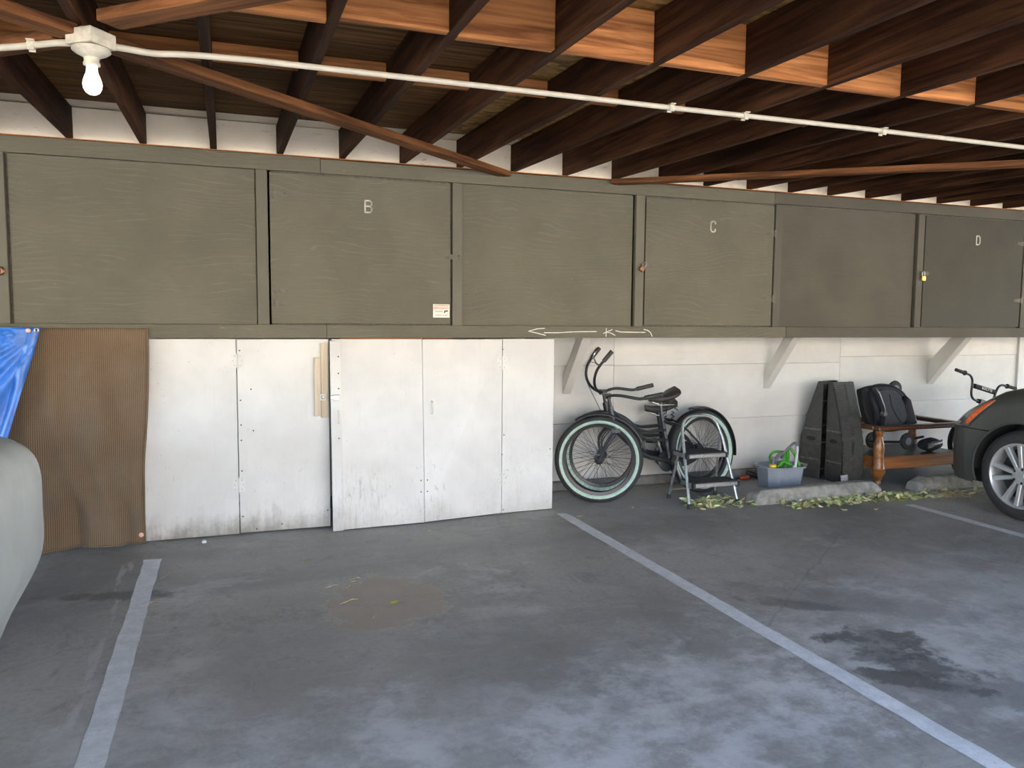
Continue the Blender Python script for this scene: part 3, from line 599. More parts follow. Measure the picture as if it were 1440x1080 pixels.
# ------------------------------------------------------------------ bicycles
M['mint'] = plain('mint_sidewall', (0.42, 0.56, 0.47), 0.55, 0, 0.12, 30)
M['bikegrey'] = plain('graphite_frame', (0.050, 0.053, 0.058), 0.32, 0.4, 0.2, 20)
M['chrome'] = plain('chrome', (0.62, 0.62, 0.62), 0.18, 1.0, 0.15, 40)
M['saddle'] = plain('saddle_vinyl', (0.040, 0.036, 0.033), 0.5, 0, 0.25, 50, 0.3)
M['spoke'] = plain('spoke_steel', (0.10, 0.10, 0.10), 0.35, 0.8, 0.1)
YAX = Matrix.Rotation(R_(-90), 4, 'X')
def wheel(par, name, Mx, R=.335, n_sp=36):
    W = Mx @ YAX; rm, rt_ = R-.031, .031
    cir = [(rm+rt_*math.cos(2*math.pi*k/14), rt_*math.sin(2*math.pi*k/14)) for k in range(15)]
    wo_ = MB().lathe(cir, W, 56, cap=False).build(name, M['rubber'], par, 0, True)
    m = MB()
    for s in (1, -1):
        m.lathe([(rm+(rt_+.0012)*math.cos(R_(a)), s*(rt_+.0012)*math.sin(R_(a))) for a in range(95, 168, 9)], W, 56, cap=False)
    m.build('whitewall', M['mint'], wo_, 0, True)
    MB().lathe([(rm-.030, -.017), (rm-.026, -.019), (rm-.052, -.014), (rm-.056, 0), (rm-.052, .014), (rm-.026, .019), (rm-.030, .017), (rm-.044, 0), (rm-.030, -.017)], W, 56, cap=False).build('rim', M['black'], wo_, 0, True)
    MB().lathe([(.008, -.055), (.010, -.050), (.034, -.036), (.034, -.031), (.018, -.028), (.018, .028), (.034, .031), (.034, .036), (.010, .050), (.008, .055)], W, 18).build('hub', M['bikegrey'], wo_, 0, True)
    m = MB()
    for k in range(n_sp):
        a = 2*math.pi*k/n_sp; s = 1 if k % 2 else -1; off = R_(38)*(1 if (k//2) % 2 else -1)
        p = W @ Vector((.031*math.cos(a+off), .031*math.sin(a+off), s*.033)); q = W @ Vector(((rm-.054)*math.cos(a), (rm-.054)*math.sin(a), 0))
        m.tube([p, q], .0013, 4, False)
    m.build('spokes', M['spoke'], wo_); return wo_
def fender(par, Mx, R, a0, a1):
    W = Mx @ YAX; prof = [(R+.010, -.036), (R+.020, -.026), (R+.025, 0), (R+.020, .026), (R+.010, .036)]
    # angle measured in the wheel plane; with YAX local y of the lathe points down in z
    m = MB(); m.lathe(prof, W, 30, cap=False, a0=a0, a1=a1); return m.build('fender', M['black'], par, 0, True, solid=.002)
def saddle(par, cx, cz, L=.27, wd=.21):
    def sf(u, v):
        x = cx+L*(.5-v); a = 2*math.pi*u
        hw = wd/2*(.20+.80*max(0, min(1, (v-.30)/.55))**1.4) if v > .3 else wd/2*.20*(math.sin(math.pi/2*min(1, v/.10+.15)))
        if v > .9: hw *= math.sqrt(max(.05, 1-((v-.9)/.105)**2))
        up = .020+.020*v; zt = cz+.035*(v-.45)**2*4*(.7 if v < .45 else 1.3)
        ca, sa = math.cos(a), math.sin(a)
        return Vector((x, hw*ca, zt+(up*sa if sa > 0 else .032*sa)))
    s = MB().grid(sf, 20, 22).build('saddle', M['saddle'], par, 0, True)
    for y in (-.05, .05):
        MB().tube([(cx-.10+.008*math.cos(k*.9), y+.015*math.sin(k*.9), cz-.02-.0045*k*.5*2) for k in range(18)], .004, 6).build('saddle_spring', M['bikegrey'], s, 0, True)
    MB().tube([(cx+.10, 0, cz-.02), (cx+.03, .022, cz-.05), (cx-.10, .035, cz-.05)], .004, 6).tube([(cx+.10, 0, cz-.02), (cx+.03, -.022, cz-.05), (cx-.10, -.035, cz-.05)], .004, 6).build('saddle_rail', M['steel'], s, 0, True)
def bicycle(loc, rz, lean, steer, bars, label, seat_z=.775, wb=.985, R=.335):
    root = tag(empty('bicycle', loc), label, 'bicycle', 'cruiser bicycles against the wall'); root.rotation_euler = (lean, 0, rz); root.scale = (1.02, 1.02, 1.02)
    T = Matrix.Translation
    wheel(root, 'rear_wheel', T((0, 0, R)), R)
    ht, hb = Vector((.895, 0, .735)), Vector((.865, 0, .590)); ax = (ht-hb).normalized()
    S = T(hb) @ Matrix.Rotation(steer, 4, ax) @ T(-hb)
    # front assembly
    Wm = S @ T((wb, 0, R)); wheel(root, 'front_wheel', Wm, R)
    f = MB(); crown = hb-ax*.03
    for s in (1, -1):
        f.tube([S @ p for p in bez([crown+Vector((0, s*.02, 0)), crown+Vector((.012, s*.055, -.03)), Vector((.93, s*.056, .44)), Vector((wb, s*.052, R))], 6)], [.014]*7+[.012]*6+[.009]*6, 8)
    f.tube([S @ crown, S @ (hb+ax*.01)], .022, 10); f.box(-.03, .03, -.06, .06, -.014, .014, S @ T(crown)); f.build('fork', M['bikegrey'], root, 0, True)
    fender(root, Wm, R, R_(-170), R_(-60)); fender(root, T((0, 0, R)), R, R_(-190), R_(-75))
    fr = MB(); st = Vector((.405, 0, .66)); bb = Vector((.345, 0, .285))
    fr.tube([hb-ax*.005, ht], .022, 12)
    fr.tube([bb, Vector((.372, 0, .45)), st], .0165, 10)
    for s in (.028, -.028):
        fr.tube(bez([ht+Vector((-.01, s*.4, -.03)), Vector((.77, s, .615)), Vector((.60, s, .535)), Vector((.39, s*.8, .53))], 8), .011, 8)
        fr.tube(bez([ht+Vector((-.02, s*.4, -.07)), Vector((.74, s, .555)), Vector((.60, s, .475)), Vector((.38, s*.8, .45))], 8), .011, 8)
        fr.tube([(.345, s*1.2, .285), (.16, s*2.0, .30), (0, s*2.05, R)], .009, 8)
        fr.tube(bez([Vector((.40, s*.7, .60)), Vector((.24, s*1.9, .55)), Vector((.10, s*2.1, .43)), Vector((0, s*2.1, R))], 6), .008, 8)
    fr.tube(bez([hb+ax*.02, Vector((.76, 0, .47)), Vector((.58, 0, .345)), bb], 8), .019, 10)
    fr.tube([bb+Vector((0, -.05, 0)), bb+Vector((0, .05, 0))], .024, 12); fr.build('frame', M['bikegrey'], root, 0, True)
    MB().tube([st-Vector((0, 0, .03)), Vector((.405, 0, seat_z-.03))], .0127, 10).build('seat_post', M['bikegrey'], root, 0, True); saddle(root, .395, seat_z)
    MB().lathe([(.022, .03), (.085, .028), (.088, .030), (.085, .033), (.022, .034)], T(bb) @ Matrix.Rotation(R_(90), 4, 'X'), 30).build('chainring', M['bikegrey'], root, 0, True)
    MB().prism([(.26*math.cos(a)*.5*1.5+.20+.03*math.cos(a), .285+.085*math.sin(a)+.02*(1 if math.cos(a) < 0 else 0)) for a in [2*math.pi*k/28 for k in range(28)]], -.062, -.056, lambda a, b, e: Vector((a, e, b))).build('chain_guard', M['black'], root)
    for s, a in ((1, R_(250)), (-1, R_(70))):
        d = Vector((math.cos(a), 0, math.sin(a))); p = bb+Vector((0, s*.062, 0)); c = MB().tube([p, p+d*.165], .010, 8).build('crank', M['steel'], root, 0, True)
        q = p+d*.165+Vector((0, s*.055, 0)); MB().box(q.x-.045, q.x+.045, q.y-.045, q.y+.045, q.z-.012, q.z+.012).build('pedal', M['black'], c, .005)
    # handlebars turn with the fork
    top = ht+ax*.085; MB().tube([S @ (ht-ax*.01), S @ top], .0127, 10).box(-.02, .03, -.022, .022, -.02, .02, S @ T(top)).build('stem', M['black'], root, 0, True)
    hbm = MB(); grips = []
    for s in (1, -1):
        if bars == 'swept': pp = [(0, 0, 0), (.015, s*.07, .0), (.0, s*.15, .022), (-.08, s*.235, .030), (-.20, s*.275, .012), (-.26, s*.285, .022)]; gp = [(-.24, s*.283, .018), (-.37, s*.298, .046)]
        else: pp = [(0, 0, 0), (.04, s*.05, .005), (.085, s*.11, .045), (.105, s*.16, .11), (.095, s*.19, .18), (.065, s*.21, .235), (.04, s*.22, .265)]; gp = [(.048, s*.218, .257), (-.015, s*.228, .335)]
        hbm.tube([S @ (top+Vector(q)) for q in bez(pp, 6)], .0111, 10); grips.append(gp)
    hb_ = hbm.build('handlebar', M['black'], root, 0, True)
    for gp in grips: MB().tube([S @ (top+Vector(q)) for q in gp], .0165, 12).build('grip', M['saddle'], hb_, 0, True)
    if bars != 'swept':
        lv = S @ (top+Vector((.075, .206, .22))); MB().tube(bez([lv+Vector((.03, .02, .02)), lv+Vector((.10, .03, .03)), lv+Vector((.13, .03, -.02)), lv+Vector((.115, .01, -.12)), S @ (hb+Vector((.05, .06, .03))), S @ (hb+Vector((.03, .05, -.06)))], 8), .0028, 6).build('brake_cable', M['black'], root, 0, True)
        MB().tube([lv, lv+Vector((.04, .02, .02)), lv+Vector((.07, .025, .07)), lv+Vector((.045, .03, .12))], .006, 8).build('brake_lever', M['chrome'], hb_, 0, True)
    return root
bicycle((3.670, 5.475, .002), R_(180+10), R_(6), R_(-34), 'swept', 'dark cruiser bicycle with mint sidewalls and low swept handlebars, beside the step stool')
bicycle((3.765, 5.690, .002), R_(180+3.5), R_(3), R_(-18), 'tall', 'dark cruiser bicycle with tall handlebars, leaning between the wall and its twin', .665, .915, .325)

# ------------------------------------------------------------------ step stool
M['alu'] = plain('brushed_steel', (0.42, 0.42, 0.41), 0.35, 0.75, 0.15, 40)
M['tread'] = plain('black_tread', (0.030, 0.030, 0.031), 0.7, 0, 0.2, 60, 0.5)
so = tag(empty('step_stool', (3.47, 5.2, 0)), 'folding steel two step stool standing before the bicycle', 'stool'); so.matrix_basis = Matrix.Translation((3.47, 5.2, 0))
def L(p): return Vector(p)-Vector((3.47, 5.2, 0))
hoop = [(3.245, 5.025, .02), (3.29, 5.21, .50)]+[tuple(v) for v in bez([(3.298, 5.235, .56), (3.318, 5.25, .625), (3.37, 5.258, .665), (3.46, 5.26, .672), (3.555, 5.258, .660), (3.612, 5.25, .615), (3.635, 5.235, .56)], 5)]+[(3.648, 5.21, .50), (3.695, 5.055, .02)]
MB().tube([L(p) for p in hoop], .0115, 10).build('front_leg_hoop', M['alu'], so, 0, True)
for a, b in (((3.300, 5.225, .55), (3.285, 5.385, .02)), ((3.632, 5.225, .55), (3.715, 5.385, .02))): MB().tube([L(a), L(b)], .010, 10).build('rear_leg', M['alu'], so, 0, True)
MB().tube([L((3.287, 5.383, .07)), L((3.705, 5.383, .07))], .007, 8).build('stretcher', M['alu'], so, 0, True)
for p in ((3.245, 5.025), (3.695, 5.055), (3.285, 5.385), (3.715, 5.385)): MB().lathe([(.016, 0), (.016, .035), (.012, .038)], Matrix.Translation(L((*p, 0))), 12).build('rubber_foot', M['rubber'], so, 0, True)
for x0, x1, ya, yb, z in ((3.268, 3.625, 5.105, 5.315, .40), (3.262, 3.668, 5.000, 5.185, .195)):
    a, b = L((x0, ya, z-.040)), L((x1, yb, z)); st_ = MB().box(a.x, b.x, a.y, b.y, a.z+.004, b.z-.004).build('step', M['alu'], so, .006, seg=2)
    MB().box(a.x+.006, b.x-.006, a.y+.008, b.y-.004, b.z-.004, b.z+.002).build('tread_mat', M['tread'], st_, .002)
    for xx in (a.x-.004, b.x-.018): MB().box(xx, xx+.022, a.y-.003, a.y+.03, a.z-.001, b.z+.001).build('end_cap', M['black'], st_, .003)

# ------------------------------------------------------------------ tub with garden hose
M['tub'] = plain('blue_grey_plastic', (0.27, 0.30, 0.335), 0.38, 0, 0.06, 10)
M['hose'] = plain('green_hose', (0.075, 0.36, 0.035), 0.35, 0, 0.18, 25)
M['yellow'] = plain('yellow_plastic', (0.75, 0.50, 0.02), 0.4)
M['greyplastic'] = plain('grey_plastic', (0.16, 0.15, 0.165), 0.4, 0, 0.1)
M['whiteplastic'] = plain('white_plastic', (0.62, 0.63, 0.62), 0.35, 0, 0.05)
tb = tag(empty('plastic_tub', (4.445, 5.50, 0)), 'blue grey plastic tub with cut corners, holding a green hose', 'tub'); tb.scale = (.88, .88, .88)
def octo(hx, hy, c, z): return [Vector((x, y, z)) for x, y in ((hx-c, -hy), (hx, -hy+c), (hx, hy-c), (hx-c, hy), (-hx+c, hy), (-hx, hy-c), (-hx, -hy+c), (-hx+c, -hy))]
rg = [octo(.190, .150, .075, .0), octo(.215, .172, .085, .200), octo(.236, .192, .092, .202), octo(.236, .192, .092, .214), octo(.208, .166, .083, .214), octo(.184, .144, .073, .012)]
MB().add([p for r_ in rg for p in r_], [(j*8+i, j*8+(i+1) % 8, (j+1)*8+(i+1) % 8, (j+1)*8+i) for j in range(5) for i in range(8)]+[tuple(range(8))[::-1], tuple(range(40, 48))]).build('body', M['tub'], tb, .003)
MB().box(.225, .29, -.05, .05, .203, .213).build('handle', M['tub'], tb, .004); MB().box(-.29, -.225, -.05, .05, .203, .213).build('handle', M['greyplastic'], tb, .004)
hs = tag(empty('garden_hose', (4.445, 5.50, .011)), 'bright green garden hose coiled in the grey tub', 'hose'); hs.scale = (.86, .86, .92)
loops = []
for k in range(70):
    a = 2*math.pi*k/17; loops.append((.105*math.cos(a)*(1-.002*k), .082*math.sin(a)*(1-.002*k), .014+.0021*k))
MB().tube(bez(loops, 3), .0105, 8).build('coil', M['hose'], hs, 0, True)
for i, pp in enumerate(([(-.10, -.05, .15), (-.09, -.09, .20), (-.02, -.08, .25), (.01, -.03, .305), (-.05, .03, .31), (-.09, .05, .26), (-.05, .06, .18)], [(.16, -.075, .165), (.155, -.085, .20), (.12, -.06, .29), (.09, -.03, .340), (.07, .0, .325), (.085, .03, .25), (.04, .03, .16)],
            [(-.08, -.02, .16), (-.05, -.08, .235), (.0, -.10, .225), (.06, -.09, .20), (.12, -.07, .17)], [(.02, -.05, .165), (.07, -.02, .25), (.10, .02, .33), (.14, .05, .25), (.13, .06, .165)])):
    MB().tube(bez(pp, 7), .0115 if i != 1 else .014, 8).build('loop', M['hose'], hs, 0, True)
nz = tag(empty('hose_nozzle', (4.285, 5.395, .191)), 'grey spray nozzle with a yellow collar resting on the tub rim', 'nozzle')
MB().lathe([(.026, .0), (.032, .006), (.030, .022), (.018, .028)], None, 18).build('collar', M['yellow'], nz, 0, True); MB().lathe([(.014, .026), (.014, .06), (.011, .062), (.011, .085), (.008, .09)], None, 14).build('barrel', M['greyplastic'], nz, 0, True)
MB().tube(bez([(.012, .01, .05), (.05, .03, .065), (.11, .05, .095), (.15, .06, .11)], 5), [.012]*5+[.015]*5+[.017]*6, 10).build('grip', M['greyplastic'], nz, 0, True); MB().tube(bez([(.018, .0, .07), (.05, .01, .105), (.085, .02, .115)], 5), .005, 8).build('trigger', M['greyplastic'], nz, 0, True)
sw = tag(empty('plastic_hook', (4.455, 5.525, .178)), 'white and grey plastic crook standing up out of the tub', 'hook')
MB().tube(bez([(.035, -.155, .002), (.055, -.145, .07), (.085, -.12, .15), (.090, -.11, .175)], 6), .011, 10).build('shaft', M['whiteplastic'], sw, 0, True); MB().tube(bez([(.090, -.11, .170), (.086, -.10, .196), (.066, -.08, .192), (.02, -.04, .12), (.0, -.02, .06)], 6), .011, 10).build('crook', M['greyplastic'], sw, 0, True)
MB().lathe([(.020, -.004), (.018, .014), (.010, .020)], Matrix.Translation((.032, -.158, .004)), 14).build('tip', M['whiteplastic'], sw, 0, True)

# ------------------------------------------------------------------ car ramps stood on end
M['ramp'] = plain('black_ramp_plastic', (0.050, 0.048, 0.044), 0.5, 0, 0.25, 25, 0.3)
M['rampedge'] = plain('scuffed_ramp_edge', (0.14, 0.13, 0.11), 0.7, 0, 0.4, 40)
def car_ramp(loc, rz, label, kd=1.0, wd=.24):
    root = tag(empty('car_ramp', loc, rz), label, 'car ramp', 'plastic car ramps stood on end')
    prof = [(0, .235), (.05, .245), (.10, .262), (.21, .262), (.26, .255), (.36, .250), (.40, .235), (.50, .205), (.56, .195), (.66, .150), (.88, .060)]
    prof = [(z, d*kd) for z, d in prof]; hw = lambda z: wd/2*(1-.03*z)
    def dz(z):
        for (z0, d0), (z1, d1) in zip(prof, prof[1:]):
            if z0 <= z <= z1: return d0+(d1-d0)*(z-z0)/(z1-z0)
        return prof[-1][1]
    m = MB(); t_ = .008
    for (z0, d0), (z1, d1) in zip(prof, prof[1:]):
        m.hexa([(-hw(z0), -d0, z0), (-hw(z1), -d1, z1), (-hw(z0), -d0+t_, z0), (-hw(z1), -d1+t_, z1), (hw(z0), -d0, z0), (hw(z1), -d1, z1), (hw(z0), -d0+t_, z0), (hw(z1), -d1+t_, z1)])
    m.build('running_face', M['ramp'], root)
    for s in (-1, 1):
        w_ = MB()
        for (z0, d0), (z1, d1) in zip(prof, prof[1:]):
            w_.hexa([(s*hw(z0), -d0, z0), (s*hw(z1), -d1, z1), (s*hw(z0), 0, z0), (s*hw(z1), 0, z1), (s*(hw(z0)-.008), -d0, z0), (s*(hw(z1)-.008), -d1, z1), (s*(hw(z0)-.008), 0, z0), (s*(hw(z1)-.008), 0, z1)])
        wl = w_.build('side_wall', M['ramp'], root)
        for z in (.17, .30, .44, .56):
            dd = dz(z)
            MB().hexa([(s*(hw(z)+q), -dd*f, z+g_) for q in (-.002, .007) for f, in ((1.0,), (.05,)) for g_ in (0, .012)]).build('side_rib', M['rampedge'] if z in (.17, .44) else M['ramp'], wl)
        MB().prism([(.045*math.cos(a), .020*math.sin(a)) for a in [2*math.pi*k/20 for k in range(20)]], hw(.36)-.010, hw(.36)+.0025, lambda a, b, e, s=s: Vector((s*e, -.12*kd+a, .36+b))).build('hand_hole', M['dark'], wl)
    for z in (.09, .33, .48, .70, .86):
        dd = dz(z)-.014; MB().box(-hw(z)+.008, hw(z)-.008, -dd, -.004, z-.004, z+.004).build('cross_web', M['ramp'], root)
    r_ = MB(); k = 0; z = .015
    while z < .87:
        if not (.095 < z < .108 or .39 < z < .405):
            h_ = hw(z)-.008
            for xa, xb in ((-h_, -.012), (.012, h_)): r_.box(xa, xb, -dz(z)-.006, -dz(z)+.002, z, z+.009)
        z += .019
    rb = r_.build('tread_ribs', M['ramp'], root); rb['kind'] = 'stuff'
    for z in (.20, .55):
        sl = math.atan2(dz(z+.05)-dz(z-.05), .1)
        MB().lathe([(.042, 0), (.042, .006), (.034, .010), (.032, .007), (.001, .007)], Matrix.Translation((0, -dz(z)-.003, z)) @ Matrix.Rotation(R_(90)+sl*.6*-1, 4, 'X'), 24).build('medallion', M['ramp'], root, 0, True)
    MB().box(-.006, .006, -dz(.3)-.004, -dz(.3)+.001, .245, .36).build('centre_slot', M['dark'], root)
    return root
car_ramp((5.130, 5.600, .001), 0, 'black plastic car ramp stood on end with its ribbed face outward', .78)
car_ramp((5.095, 5.665, .001), R_(180+17), 'black plastic car ramp stood on end with its hollow underside outward', .80)
pb = tag(empty('printed_box', (5.00, 5.345, 0), R_(12)), 'small flat box with a pale printed label leaning on the car ramp', 'box')
MB().box(-.055, .055, -.008, .018, .002, .098, Matrix.Rotation(R_(-8), 4, 'X')).build('box', M['black'], pb, .002)
MB().box(-.048, .046, -.0092, -.0080, .010, .090, Matrix.Rotation(R_(-8), 4, 'X')).build('label', plain('printed_label', (.50, .50, .49), .5, 0, .35, 70), pb)

# ------------------------------------------------------------------ wooden table
M['oak'] = wood('varnished_wood', (0.15, 0.050, 0.015), (0.36, 0.145, 0.045), 'x', 0.28, 0.08, 0.5)
M['oakdark'] = wood('dark_varnish', (0.075, 0.028, 0.014), (0.17, 0.066, 0.030), 'x', 0.3, 0.05, 0.5)
tx0, tx1, ty0, ty1 = 5.255, 6.285, 5.235, 5.850
tb2 = tag(empty('coffee_table', (0, 0, 0)), 'varnished wooden table with turned legs and an open top frame', 'table')
for a in ((tx0, tx1, ty0, ty0+.075), (tx0, tx1, ty1-.075, ty1)): boxo('top_rail', M['oakdark'], tb2, a[0], a[1], a[2], a[3], .475, .515, .010)
for a in ((tx0+.001, tx0+.075), (tx1-.075, tx1-.001)): boxo('top_rail', M['oakdark'], tb2, a[0], a[1], ty0+.076, ty1-.076, .475, .515, .008)
lp = [(.018, 0), (.028, .004), (.026, .030), (.020, .040), (.034, .050), (.040, .058), (.032, .066), (.048, .085), (.058, .110), (.060, .128), (.050, .136), (.054, .145), (.050, .155), (.046, .20), (.042, .26), (.046, .31), (.043, .35), (.032, .40), (.024, .425), (.030, .432), (.024, .440), (.032, .450), (.032, .475)]
for x in (tx0+.045, tx1-.045):
    for y in (ty0+.045, ty1-.045): MB().lathe(lp, Matrix.Translation((x, y, 0)), 20).build('leg', M['oak'], tb2, 0, True)
for ya in (ty0+.03, ty1-.055): boxo('apron', M['oak'], tb2, tx0+.06, tx1-.06, ya, ya+.025, .135, .245, .003)
for xa in (tx0+.03, tx1-.055): boxo('apron', M['oak'], tb2, xa, xa+.025, ty0+.06, ty1-.06, .135, .245, .003)
boxo('shelf', M['black'], tb2, tx0+.056, tx1-.056, ty0+.056, ty1-.056, .225, .245, .002)

# child's push chair seat on the table
M['seatgrey'] = plain('charcoal_fabric', (0.060, 0.062, 0.070), 0.9, 0, 0.2, 60, 0.4)
M['seatdark'] = plain('black_fabric', (0.020, 0.020, 0.023), 0.8, 0, 0.2, 60, 0.4)
ps = tag(empty('pushchair', (5.62, 5.53, .246)), 'folded black pushchair with a charcoal padded seat lying on the table', 'pushchair')
def pad(poly, y0, y1, name, mat, par, bev=.02):
    n = 5; P = bez([(a, 0, b) for a, b in poly+[poly[0]]], n)[:-1]
    return MB().prism([(p.x, p.z) for p in P], y0, y1, lambda a, b, e: Vector((a-5.62, e+(b-.246)*.16-.03, b-.246))).build(name, mat, par, bev, True, 3)
pad([(5.36, .80), (5.52, .835), (5.72, .825), (5.85, .755), (5.93, .62), (5.97, .49), (5.75, .42), (5.50, .44), (5.40, .56)], -.02, .06, 'seat_shell', M['seatdark'], ps, .02)
bk = pad([(5.45, .78), (5.58, .805), (5.71, .79), (5.79, .715), (5.83, .59), (5.78, .485), (5.64, .465), (5.53, .475), (5.47, .60)], -.065, -.01, 'seat_pad', M['seatgrey'], ps, .022)
MB().tube(bez([Vector((-.06, -.085, .52)), Vector((-.02, -.085, .40)), Vector((.05, -.09, .30)), Vector((.10, -.095, .25))], 6), .005, 6).build('seam', M['seatdark'], bk, 0, True)
MB().prism([(.20, .50), (.25, .46), (.33, .26), (.20, .235), (.17, .33)], -.088, -.02, lambda a, b, e: Vector((a, e+.05, b))).build('side_wing', M['seatdark'], ps, .015, True, 2)
MB().tube([(-.37, -.17, .585), (-.34, -.17, .595), (-.29, -.165, .54), (-.22, -.16, .42), (-.19, -.15, .33), (-.17, -.12, .25)], [.026, .032, .032, .030, .028, .022], 12).build('bumper_bar', M['black'], ps, 0, True)
MB().lathe([(.020, -.02), (.022, 0), (.020, .02)], Matrix.Translation((-.225, -.192, .365)) @ Matrix.Rotation(R_(90), 4, 'X'), 14).build('joint', M['steel'], ps, 0, True)
MB().tube(bez([(-.27, .02, .565), (-.05, .04, .60), (.15, .05, .565), (.28, .04, .46), (.36, .0, .24)], 6), .010, 8).build('frame_tube', M['black'], ps, 0, True)
MB().tube([(-.36, -.14, .56), (-.25, -.12, .38), (-.18, -.05, .10), (-.10, 0, .02)], .011, 8).tube([(-.25, -.05, .10), (.05, -.1, .09), (.32, -.12, .13)], .012, 8).build('frame_tube', M['black'], ps, 0, True)
for p in ((.16, .075, .555), (.12, -.13, .10), (-.05, .10, .085)):
    w_ = MB().lathe([(.030, -.018), (.068, -.016), (.076, 0), (.068, .016), (.030, .018)], Matrix.Translation(p) @ Matrix.Rotation(R_(90), 4, 'X'), 24).build('wheel', M['rubber'], ps, 0, True)
    MB().lathe([(.012, -.022), (.034, -.020), (.034, .020), (.012, .022)], Matrix.Translation(p) @ Matrix.Rotation(R_(90), 4, 'X'), 14).build('hub', M['greyplastic'], w_, 0, True)
hl = tag(empty('silver_bag', (5.985, 5.375, .247)), 'black bag with a crumpled silver panel on the table shelf', 'bag')
MB().grid(lambda u, v: Vector((.13*math.cos(2*math.pi*u)*math.sin(math.pi*v)*(1+.06*math.sin(9*u*6.28)), .07*math.sin(2*math.pi*u)*math.sin(math.pi*v), .062-.060*math.cos(math.pi*v)*(1+.05*math.sin(12*u)))), 24, 14).build('bag', M['seatdark'], hl, 0, True)
MB().grid(lambda u, v: Vector((-.09+.17*u, -.062-.012*math.sin(3.14*u)*math.sin(3.14*v)-.003*math.sin(37*u+20*v), .035+.05*v+.03*u)), 12, 8).build('silver_panel', M['alu'], hl, 0, False, solid=.003)

# ------------------------------------------------------------------ wheel stops
def wheel_stop(x0, x1, y, label, seed, h=.112):
    r_ = random.Random(seed); m = MB(); n = 14; sec = [(-.080, 0), (-.074, .060), (-.046, h), (.046, h), (.074, .060), (.080, 0)]; rings = []
    for i in range(n+1):
        t_ = i/n; x = x0+(x1-x0)*t_; k = .72 if i in (0, n) else 1; ex = .035 if i == 0 else (-.035 if i == n else 0)
        rings.append([Vector((x+ex*(b/h)+r_.uniform(-.004, .004), y+a*(.9 if k < 1 else 1)+r_.uniform(-.003, .003), max(0, b*(k if b > .08 else 1)+(r_.uniform(-.003, .003) if b else 0)))) for a, b in sec])
    s = 6; m.add([p for rg in rings for p in rg], [(j*s+i, j*s+i+1, (j+1)*s+i+1, (j+1)*s+i) for j in range(n) for i in range(s-1)]+[tuple(range(s))[::-1], tuple(n*s+i for i in range(s))]+[(j*s, (j+1)*s, (j+1)*s+s-1, j*s+s-1) for j in range(n)])
    return tag(m.build('wheel_stop', M['stop'], None, .008), label, 'wheel stop', 'concrete wheel stops')
wheel_stop(3.775, 5.035, 5.020, 'weathered concrete wheel stop in front of the grey tub and car ramps', 5)
wheel_stop(5.385, 7.1, 5.000, 'chipped concrete wheel stop under the nose of the dark car', 6)

# ------------------------------------------------------------------ the dark car
def interp(tb, x):
    if x <= tb[0][0]: return tb[0][1]
    for (a, p), (b, q) in zip(tb, tb[1:]):
        if x <= b:
            t_ = (x-a)/(b-a); return p+(q-p)*t_
    return tb[-1][1]
M['carpaint'] = plain('dark_grey_car_paint', (0.075, 0.078, 0.074), 0.32, 0.25, 0.06, 4, 0, 0.6)
M['lens'] = plain('headlamp_lens', (0.20, 0.20, 0.195), 0.12, 0.2, 0.15, 25)
M['amber'] = plain('amber_reflector', (0.75, 0.13, 0.035), 0.2, 0, 0.2, 60)
M['alloy'] = plain('silver_alloy', (0.52, 0.52, 0.52), 0.36, 0.6, 0.06, 15)
M['glass'] = plain('tinted_glass', (0.02, 0.022, 0.024), 0.05, 0, 0.1, 3)
XC, WY, RWY, WZ, AR = 6.17, 3.985, 1.38, .325, .378
PLAN = [(.40, 5.62), (.46, 5.42), (.60, 5.33), (1.0, 5.285), (3.0, 5.27), (4.0, 5.275), (4.30, 5.283), (4.45, 5.303), (4.55, 5.338), (4.62, 5.388), (4.70, 5.50), (4.76, 5.68), (4.80, 5.92), (4.82, 6.10)]
SHO = [(.40, .93), (.7, .985), (3.0, .985), (3.7, .972), (4.02, .960), (4.23, .905), (4.38, .830), (4.50, .757), (4.60, .700), (4.70, .665), (4.82, .640)]
def zb(y):
    for yc in (WY, RWY):
        if abs(y-yc) < AR: return WZ+math.sqrt(AR*AR-(y-yc)**2)
    return .205
def car_x(y, z):   # left skin at height z
    zs = interp(SHO, y); xs = interp(PLAN, y)
    lo = interp([(.20, .035), (.30, .012), (.46, 0), (.62, .008)], z) if z < .62 else interp([(.62, .008), (max(.63, zs-.10), .026), (max(.635, zs-.035), .065), (max(.64, zs), .150)], z)
    return min(XC-.02, xs+lo)
ys = [.40, .43, .46, .52, .6, .8]+[1.0+.02*k for k in range(39)]+[1.9, 2.2, 2.6, 3.0, 3.3, 3.5]+[3.6+.0125*k for k in range(99)]
ys = sorted(set(round(y, 4) for y in ys if y <= 4.82))
car = tag(empty('car', (XC, 2.6, 0)), 'dark grey car nosing in beside the wooden table', 'car')
def CL(p): return Vector(p)-Vector((XC, 2.6, 0))
def skin(name, rows_fn, ok):
    for sgn in (1, -1):
        m = MB(); prev = None
        for y in ys:
            if not ok(y): prev = None; continue
            row = [CL((XC+sgn*(p[0]-XC), y, p[1])) for p in rows_fn(y)]
            if prev: 
                n = len(row); m.add(prev+row, [((i, i+1, n+i+1, n+i) if sgn > 0 else (n+i, n+i+1, i+1, i)) for i in range(n-1)])
            prev = row
        yield m
bum = MB(); bod = MB()
for m in skin('b', lambda y: [(car_x(y, z), z) for z in [zb(y)+(.612-zb(y))*k/8 for k in range(9)]], lambda y: y > WY+.1 and zb(y) < .608): bum.add(m.v, m.f)
